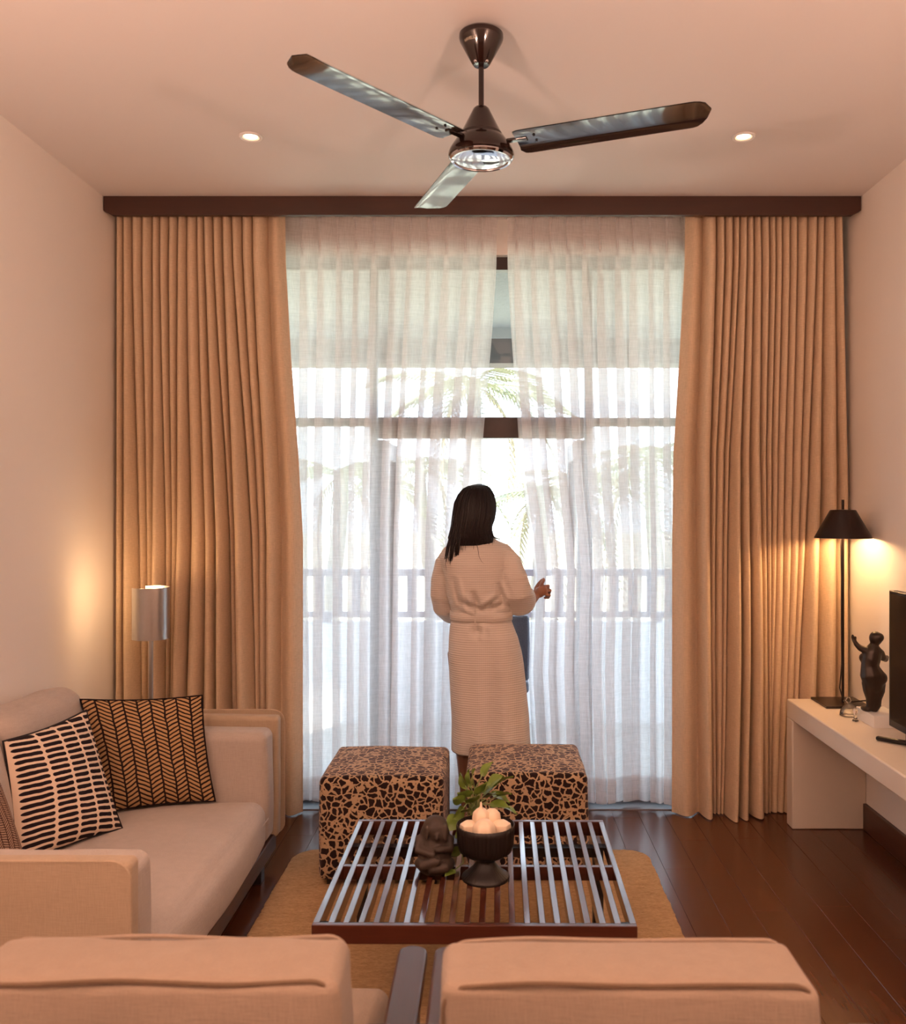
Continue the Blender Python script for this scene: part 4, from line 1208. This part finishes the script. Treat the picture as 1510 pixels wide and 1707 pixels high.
# arms
LEl, LWr = Vector((-.232, PY + .055, 1.075)), Vector((-.170, PY + .175, 1.022))
REl, RWr = Vector((.128, PY + .015, 1.090)), Vector((.206, PY + .155, 1.085))
b.tube([(-.19, PY + .01, 1.30), (-.236, PY + .032, 1.19), LEl], [.038, .036, .036]); b.tube([LEl, LEl.lerp(LWr, .4), LWr], [.035, .034, .024])
b.tube([(.060, PY - .005, 1.30), (.106, PY - .035, 1.20), REl], [.038, .038, .036]); b.tube([REl, REl.lerp(RWr, .4), RWr], [.038, .036, .024])
def hand(W, fwd, back, side, curl, sgn):
    """W wrist, fwd along the palm, back = direction of the back of the hand, side = towards the thumb"""
    fwd = fwd.normalized(); side = (side - fwd * side.dot(fwd)).normalized(); back = fwd.cross(side) * sgn
    R = Matrix((side, fwd, back)).transposed()
    b.ell(W + fwd * .048, (.040, .048, .020), rot=R); b.ell(W + fwd * .015, (.026, .030, .018), rot=R)
    spec = ((.026, .088, .024), (.009, .094, .027), (-.009, .090, .025), (-.026, .080, .020))
    for i, (sd, st, seg) in enumerate(spec):
        p = W + fwd * (st - .014) + side * sd
        ang = 0; d = fwd; pts = [p - fwd * .012, p]
        for j, cl in enumerate(curl):
            ang += math.radians(cl + i * 3)
            d = fwd * math.cos(ang) - back * math.sin(ang)
            p = p + d * seg * (1.25, 1.0, .8)[j]; pts.append(p)
        b.tube(pts, [.0095, .0098, .0088, .0082, .0070], 10)
    th = W + fwd * .022 + side * .026
    b.tube([th, th + side * .020 + fwd * .018 - back * .006, th + side * .026 + fwd * .042 - back * .014, th + side * .024 + fwd * .062 - back * .020], [.0125, .0118, .0098, .0078], 10)
def hp(px, py, dy): return Vector((px_x(px, PY + dy), PY + dy, px_z(py, PY + dy)))
b.tube([RWr, hp(888, 1001, .165), hp(893, 994, .175)], [.022, .021, .020])
b.ell(hp(900, 987, .182), (.026, .018, .030), rot=Matrix.Rotation(math.radians(25), 3, 'Y')); b.ell(hp(905, 985, .186), (.022, .015, .026), rot=Matrix.Rotation(math.radians(15), 3, 'Y'))
for pts in (((901, 978, .190), (904, 972, .208), (906.5, 967, .222), (906, 965, .236)), ((908, 978, .194), (914, 976.5, .212), (914, 981, .234), (908, 984, .238)),
            ((911, 985, .194), (917, 984, .210), (916, 989, .230), (909, 991, .234)), ((911, 992, .190), (916, 992.5, .204), (914, 996.5, .220), (908, 996.5, .224))):
    b.tube([hp(*q) for q in pts], [.0092, .0088, .0080, .0068], 10)
b.tube([hp(892, 990, .180), hp(893, 981, .200), hp(898, 973, .222), hp(903, 967, .236)], [.0125, .0108, .0092, .0075], 10)
hand(LWr, Vector((.08, .05, -.02)), None, Vector((.2, .6, .7)), (22, 28, 22), -1)
me = union_mesh(b, .0036, 2, 'body', .4)
shift_mesh(me, -per.location)
body = link('body', me, M['skin'], per)
for s in (-1, 1): MB().ell(HC + Vector((.008 + s * .030, .080, .010)), (.012, .010, .010), nu=12, nv=8).build('eye', M['eye'], body)

# robe
def ring(cx_, cy_, hw, hd, z, n=64, e=2.3, tilt=0):
    out = []
    for i in range(n):
        a = 2 * PI * i / n
        ca, sa = math.cos(a), math.sin(a)
        x = hw * math.copysign(abs(ca) ** (2 / e), ca); y = hd * math.copysign(abs(sa) ** (2 / e), sa)
        out.append(Vector((cx_ + x, cy_ + y, z + tilt * x)))
    return out
secs = [(.385, 819, 66, .155), (.45, 818, 65.5, .155), (.56, 816.5, 64.5, .152), (.68, 813.5, 63.5, .152), (.78, 810.5, 62.5, .152), (.86, 808, 60.5, .148), (.92, 806, 57.5, .140), (.97, 803, 53, .126),
        (1.005, 802, 49.5, .115), (1.045, 802, 49.5, .115), (1.065, 801, 50.5, .122), (1.10, 799, 52, .132), (1.16, 796, 53, .136), (1.22, 794, 54, .134), (1.27, 793, 58, .128), (1.305, 793, 60, .118), (1.335, 794, 55, .106), (1.365, 795, 42, .090), (1.392, 795, 27, .070)]
g = MB()
g.loft([ring(px_x(cxp, PY), PY + (.0 if z < 1.1 else -.004), hwp * K, hd, z, tilt=(.045 if z < .5 else (.03 if z > 1.3 else 0))) for (z, cxp, hwp, hd) in secs])
# sleeves
def sleeve(pts, rads):
    g.tube([Vector(p) for p in pts], rads, 22)
sleeve([(-.185, PY + .005, 1.318), (-.222, PY + .020, 1.265), (-.238, PY + .030, 1.19), (-.240, PY + .040, 1.12), (-.226, PY + .070, 1.065), (-.195, PY + .135, 1.030)], [.052, .056, .056, .058, .066, .070])
sleeve([(.040, PY, 1.320), (.082, PY - .035, 1.275), (.110, PY - .058, 1.20), (.122, PY - .052, 1.14), (.126, PY + .000, 1.096), (.136, PY + .080, 1.088)], [.056, .058, .060, .066, .080, .080])
me = union_mesh(g, .0058, 3, 'robe', .5)
co = mesh_co(me)
# cloth folds: gathers above the belt, soft vertical drape below it
zz = co[:, 2]; xx = co[:, 0]; yy = co[:, 1]
back = (yy < PY - .02).astype(float)
def gauss(v, c, s): return np.exp(-((v - c) / s) ** 2)
dy = np.zeros(len(co))
torso = (np.abs(xx + .055) < .16).astype(float)
# pleats fanning up from the belt
for (x0, z0, x1, z1, amp, wd) in ((-.062, 1.055, -.090, 1.140, .016, .014), (-.055, 1.052, -.150, 1.105, .014, .014), (-.045, 1.055, .030, 1.110, .016, .014), (-.02, 1.052, .050, 1.085, .012, .012), (.030, 1.18, .055, 1.08, .014, .012), (-.18, 1.20, -.15, 1.06, .012, .013),
                                  (-.062, 1.00, -.075, .93, .007, .012), (-.10, .96, -.02, .955, .006, .018)):
    d = np.array([x1 - x0, z1 - z0]); L = np.hypot(*d); d /= L
    s = (xx - x0) * d[0] + (zz - z0) * d[1]; q = -(xx - x0) * d[1] + (zz - z0) * d[0]
    m_ = np.clip(1 - np.abs(s - L / 2) / (L * .62), 0, 1) ** .7
    dy += amp * m_ * (gauss(q, 0, wd) - .75 * gauss(q, wd * 1.9, wd))
low = np.clip((.95 - zz) / .5, 0, 1)
dy += low * (.007 * np.sin(xx * 26 + 3 * zz) + .005 * np.sin(xx * 55 + 1.5 * zz + 1))
co[:, 1] += dy * back * 1.7
nz = np.array([mnoise.noise(Vector((p[0] * 12, p[1] * 12, p[2] * 9))) for p in co])
co[:, 1] += back * .004 * nz
co[:, 0] += .003 * nz
set_co(me, co)
shift_mesh(me, -per.location)
robe = link('robe', me, M['robe'], per)
bl_ = MB()
rr = [ring(px_x(802, PY), PY, (49.5 + o) * K, .115 + o * K, z, e=2.3) for (z, o) in ((.998, 1.0), (1.000, 2.6), (1.022, 3.2), (1.044, 2.6), (1.046, 1.0))]
bl_.loft(rr, cap=False)
bl_.build('belt', M['robe'], robe, angle=70)
MB().box(-.0815, -.0765, PY - .128, PY - .122, .975, 1.065).build('belt_loop', M['robe'], robe)

# hair
g = MB()
hs = [(1.6525, 798, 3, .012, .010), (1.649, 797.5, 9, .034, .009), (1.642, 796.5, 15.5, .056, .008), (1.628, 795, 22.5, .078, .004), (1.600, 793.5, 29.5, .096, -.002), (1.560, 792, 34, .103, -.010), (1.520, 791, 35.2, .100, -.020), (1.480, 789, 34.8, .090, -.034),
      (1.450, 786.5, 33.5, .077, -.046), (1.422, 785, 34, .064, -.058), (1.395, 785, 37, .050, -.070), (1.372, 785, 35, .032, -.082), (1.360, 783, 29, .016, -.092)]
rings = []
nn = 96
for (z, cxp, hwp, hd, cyo) in hs:
    rg = ring(px_x(cxp, PY), HC.y + cyo, hwp * K, hd, z, nn, 2.1)
    out = []
    for i, p in enumerate(rg):
        a = 2 * PI * i / nn
        f = 1 + .016 * math.sin(a * 23 + 4 * z) + .012 * math.sin(a * 41 + 9 * z + 1)
        c0 = Vector((px_x(cxp, PY), HC.y + cyo, z)); out.append(c0 + (p - c0) * f)
    rings.append(out)
g.loft(rings)
r = np.random.default_rng(4)
def lock(pts, r0):
    n = len(pts); g.tube(pts, [r0 * (1 - .85 * (i / (n - 1)) ** 1.6) for i in range(n)], 6, caps=False, flat=.6)
ydn = HC.y - .105
# long locks falling over the left shoulder
for i in range(46):
    t_ = r.uniform(0, 1)
    x0 = px_x(lerp(757, 775, t_), PY); x1 = px_x(lerp(742, 764, t_) + r.uniform(-2, 2), PY)
    z1 = px_z(lerp(946, 922, t_) + r.uniform(-16, 4), PY)
    lock([Vector((x0, HC.y - .07 + r.uniform(-.02, .02), 1.50)), Vector((lerp(x0, x1, .35), ydn + .005 + r.uniform(-.008, .008), 1.42)), Vector((lerp(x0, x1, .75), ydn - .02 + r.uniform(-.008, .006), lerp(1.40, z1, .45))), Vector((x1 + .004, ydn - .012, lerp(1.36, z1, .75))), Vector((x1 + r.uniform(-.004, .010), ydn - .010, z1))], r.uniform(.003, .0062))
# ends across the back
for i in range(60):
    t_ = r.uniform(0, 1)
    x0 = px_x(lerp(764, 818, t_), PY); x1 = px_x(lerp(766, 824, t_) + r.uniform(-3, 3), PY)
    z1 = px_z(r.uniform(900, 907) + (r.uniform(0, 18) if t_ < .45 and r.random() < .35 else 0), PY)
    lock([Vector((x0, HC.y - .085 + r.uniform(-.01, .01), 1.50)), Vector((lerp(x0, x1, .5), ydn + .012 + r.uniform(-.01, .008), 1.43)), Vector((x1, ydn - .006 + r.uniform(-.006, .006), 1.395)), Vector((x1 + r.uniform(-.006, .006), ydn - .010, z1))], r.uniform(.0025, .005))
# ends flicking over the right shoulder
for i in range(18):
    t_ = r.uniform(0, 1)
    lock([Vector((px_x(812, PY), HC.y - .06, 1.48)), Vector((px_x(812 + 4 * t_, PY), HC.y - .075, 1.43)), Vector((px_x(820 + 5 * t_, PY), HC.y - .06, 1.398)), Vector((px_x(828 + 8 * t_, PY), HC.y - .05, 1.384 + .006 * r.random()))], r.uniform(.002, .0045))
lock([pp(792, 895, -.10), pp(797, 912, -.118), pp(799, 925, -.135), pp(803, 933, -.138), pp(808, 937, -.136)], .0022)
# strands over the crown
for i in range(150):
    a = r.uniform(PI * 1.02, PI * 1.98); off = r.uniform(-.1, .1)
    pts = []
    for (z, cxp, hwp, hd, cyo) in hs[2:11]:
        e = 2.1; ca, sa = math.cos(a + off * (1.65 - z)), math.sin(a + off * (1.65 - z))
        pts.append(Vector((px_x(cxp, PY) + hwp * K * 1.018 * math.copysign(abs(ca) ** (2 / e), ca), HC.y + cyo + hd * 1.018 * math.copysign(abs(sa) ** (2 / e), sa), z)))
    g.tube(pts, [.0012] + [r.uniform(.0012, .0026)] * (len(pts) - 2) + [.0006], 5, caps=False)
g.build('hair', M['hair'], per, angle=80)

# ================================================================== OUTSIDE
oc = thing('wicker_chair', 'dark wicker balcony chair seen through the curtain gap', 'chair', (-.02, 5.75, -.02))
MB().soft(-.28, .226, 5.44, 5.49, .485, .88, .02, 6, wob=.006).build('backrest', M['wicker'], oc, angle=70)
MB().soft(-.28, .226, 5.49, 5.98, .40, .47, .02, 6).build('seat', M['wicker'], oc, angle=70)
for x in (-.30, .19):
    MB().soft(x, x + .045, 5.49, 5.98, .62, .66, .012, 4).build('arm', M['wicker'], oc, angle=70)
for x in (-.22, .10):
    for y in (5.52, 5.92): MB().box(x, x + .03, y, y + .03, -.02, .41).build('leg', M['blackmetal'], oc, bevel=.004)

def frond_mesh(L, droop, nleaf=26):
    b = MB(); spine = []
    for i in range(nleaf + 1):
        t_ = i / nleaf
        spine.append(Vector((L * t_ * (1 - .12 * t_), 0, L * (.28 * t_ - droop * t_ * t_))))
    b.tube(spine, [.02 * (1 - .8 * i / nleaf) for i in range(nleaf + 1)], 5, caps=False)
    for i in range(3, nleaf + 1):
        p = spine[i]; t_ = i / nleaf; l = L * .26 * math.sin(PI * min(1, .15 + t_ * .85)) + .05
        for s in (-1, 1):
            d = Vector((.55, s * .75, -.45)).normalized(); n = len(b.v)
            q = p + d * l
            wv = Vector((.02, 0, .004))
            b.v += [tuple(p - wv), tuple(p + wv), tuple(p + d * l * .55 + wv * .9 + Vector((0, 0, .02))), tuple(q), tuple(p + d * l * .55 - wv * .9 + Vector((0, 0, .02)))]
            b.f += [(n, n + 1, n + 2, n + 4), (n + 4, n + 2, n + 3)]
    return b
fmeshes = []
for dr in (.55, .85, 1.15):
    f = frond_mesh(2.3, dr).mesh('frond', smooth=False); f.materials.append(M['frond']); fmeshes.append(f)
fd = frond_mesh(1.9, 1.5).mesh('frond', smooth=False); fd.materials.append(M['frond2']); fmeshes.append(fd)
def palm(label, px, py, Y, seed):
    r = np.random.default_rng(seed)
    x, z = px_x(px, Y), px_z(py, Y)
    t = thing('palm_tree', label, 'tree', (x, Y, -1.2), group='coconut palms beyond the balcony')
    lean = r.uniform(-.6, .6)
    pts = [Vector((lean * (1 - q) ** 2, 0, (z + 1.2) * q)) for q in np.linspace(0, 1, 10)]
    MB().tube(pts, [.17 - .006 * i for i in range(10)], 10).build('trunk', M['palmtrunk'], t, local=True)
    for k in range(15):
        o = bpy.data.objects.new('frond', fmeshes[3] if k >= 12 else fmeshes[k % 3]); C.objects.link(o); o.parent = t
        o.location = (0, 0, z + 1.2 - .05); o.rotation_euler = (0, r.uniform(-.35, .15) + (.5 if k >= 12 else 0), k * 2.4 + r.uniform(-.3, .3))
        s = r.uniform(.8, 1.05); o.scale = (s, s, s)
palm('coconut palm showing in the gap between the sheer curtains', 790, 640, 15.0, 1)
palm('shorter coconut palm low in the gap beside the woman', 905, 820, 17.0, 2)
palm('coconut palm behind the left sheer curtain, next to the left drape', 570, 790, 16.0, 3)
palm('coconut palm behind the sheer curtain between left drape and woman', 700, 770, 19.0, 4)
palm('coconut palm behind the sheer curtain next to the right drape', 1085, 760, 16.0, 5)
palm('coconut palm behind the right sheer curtain near its middle', 970, 800, 20.0, 6)
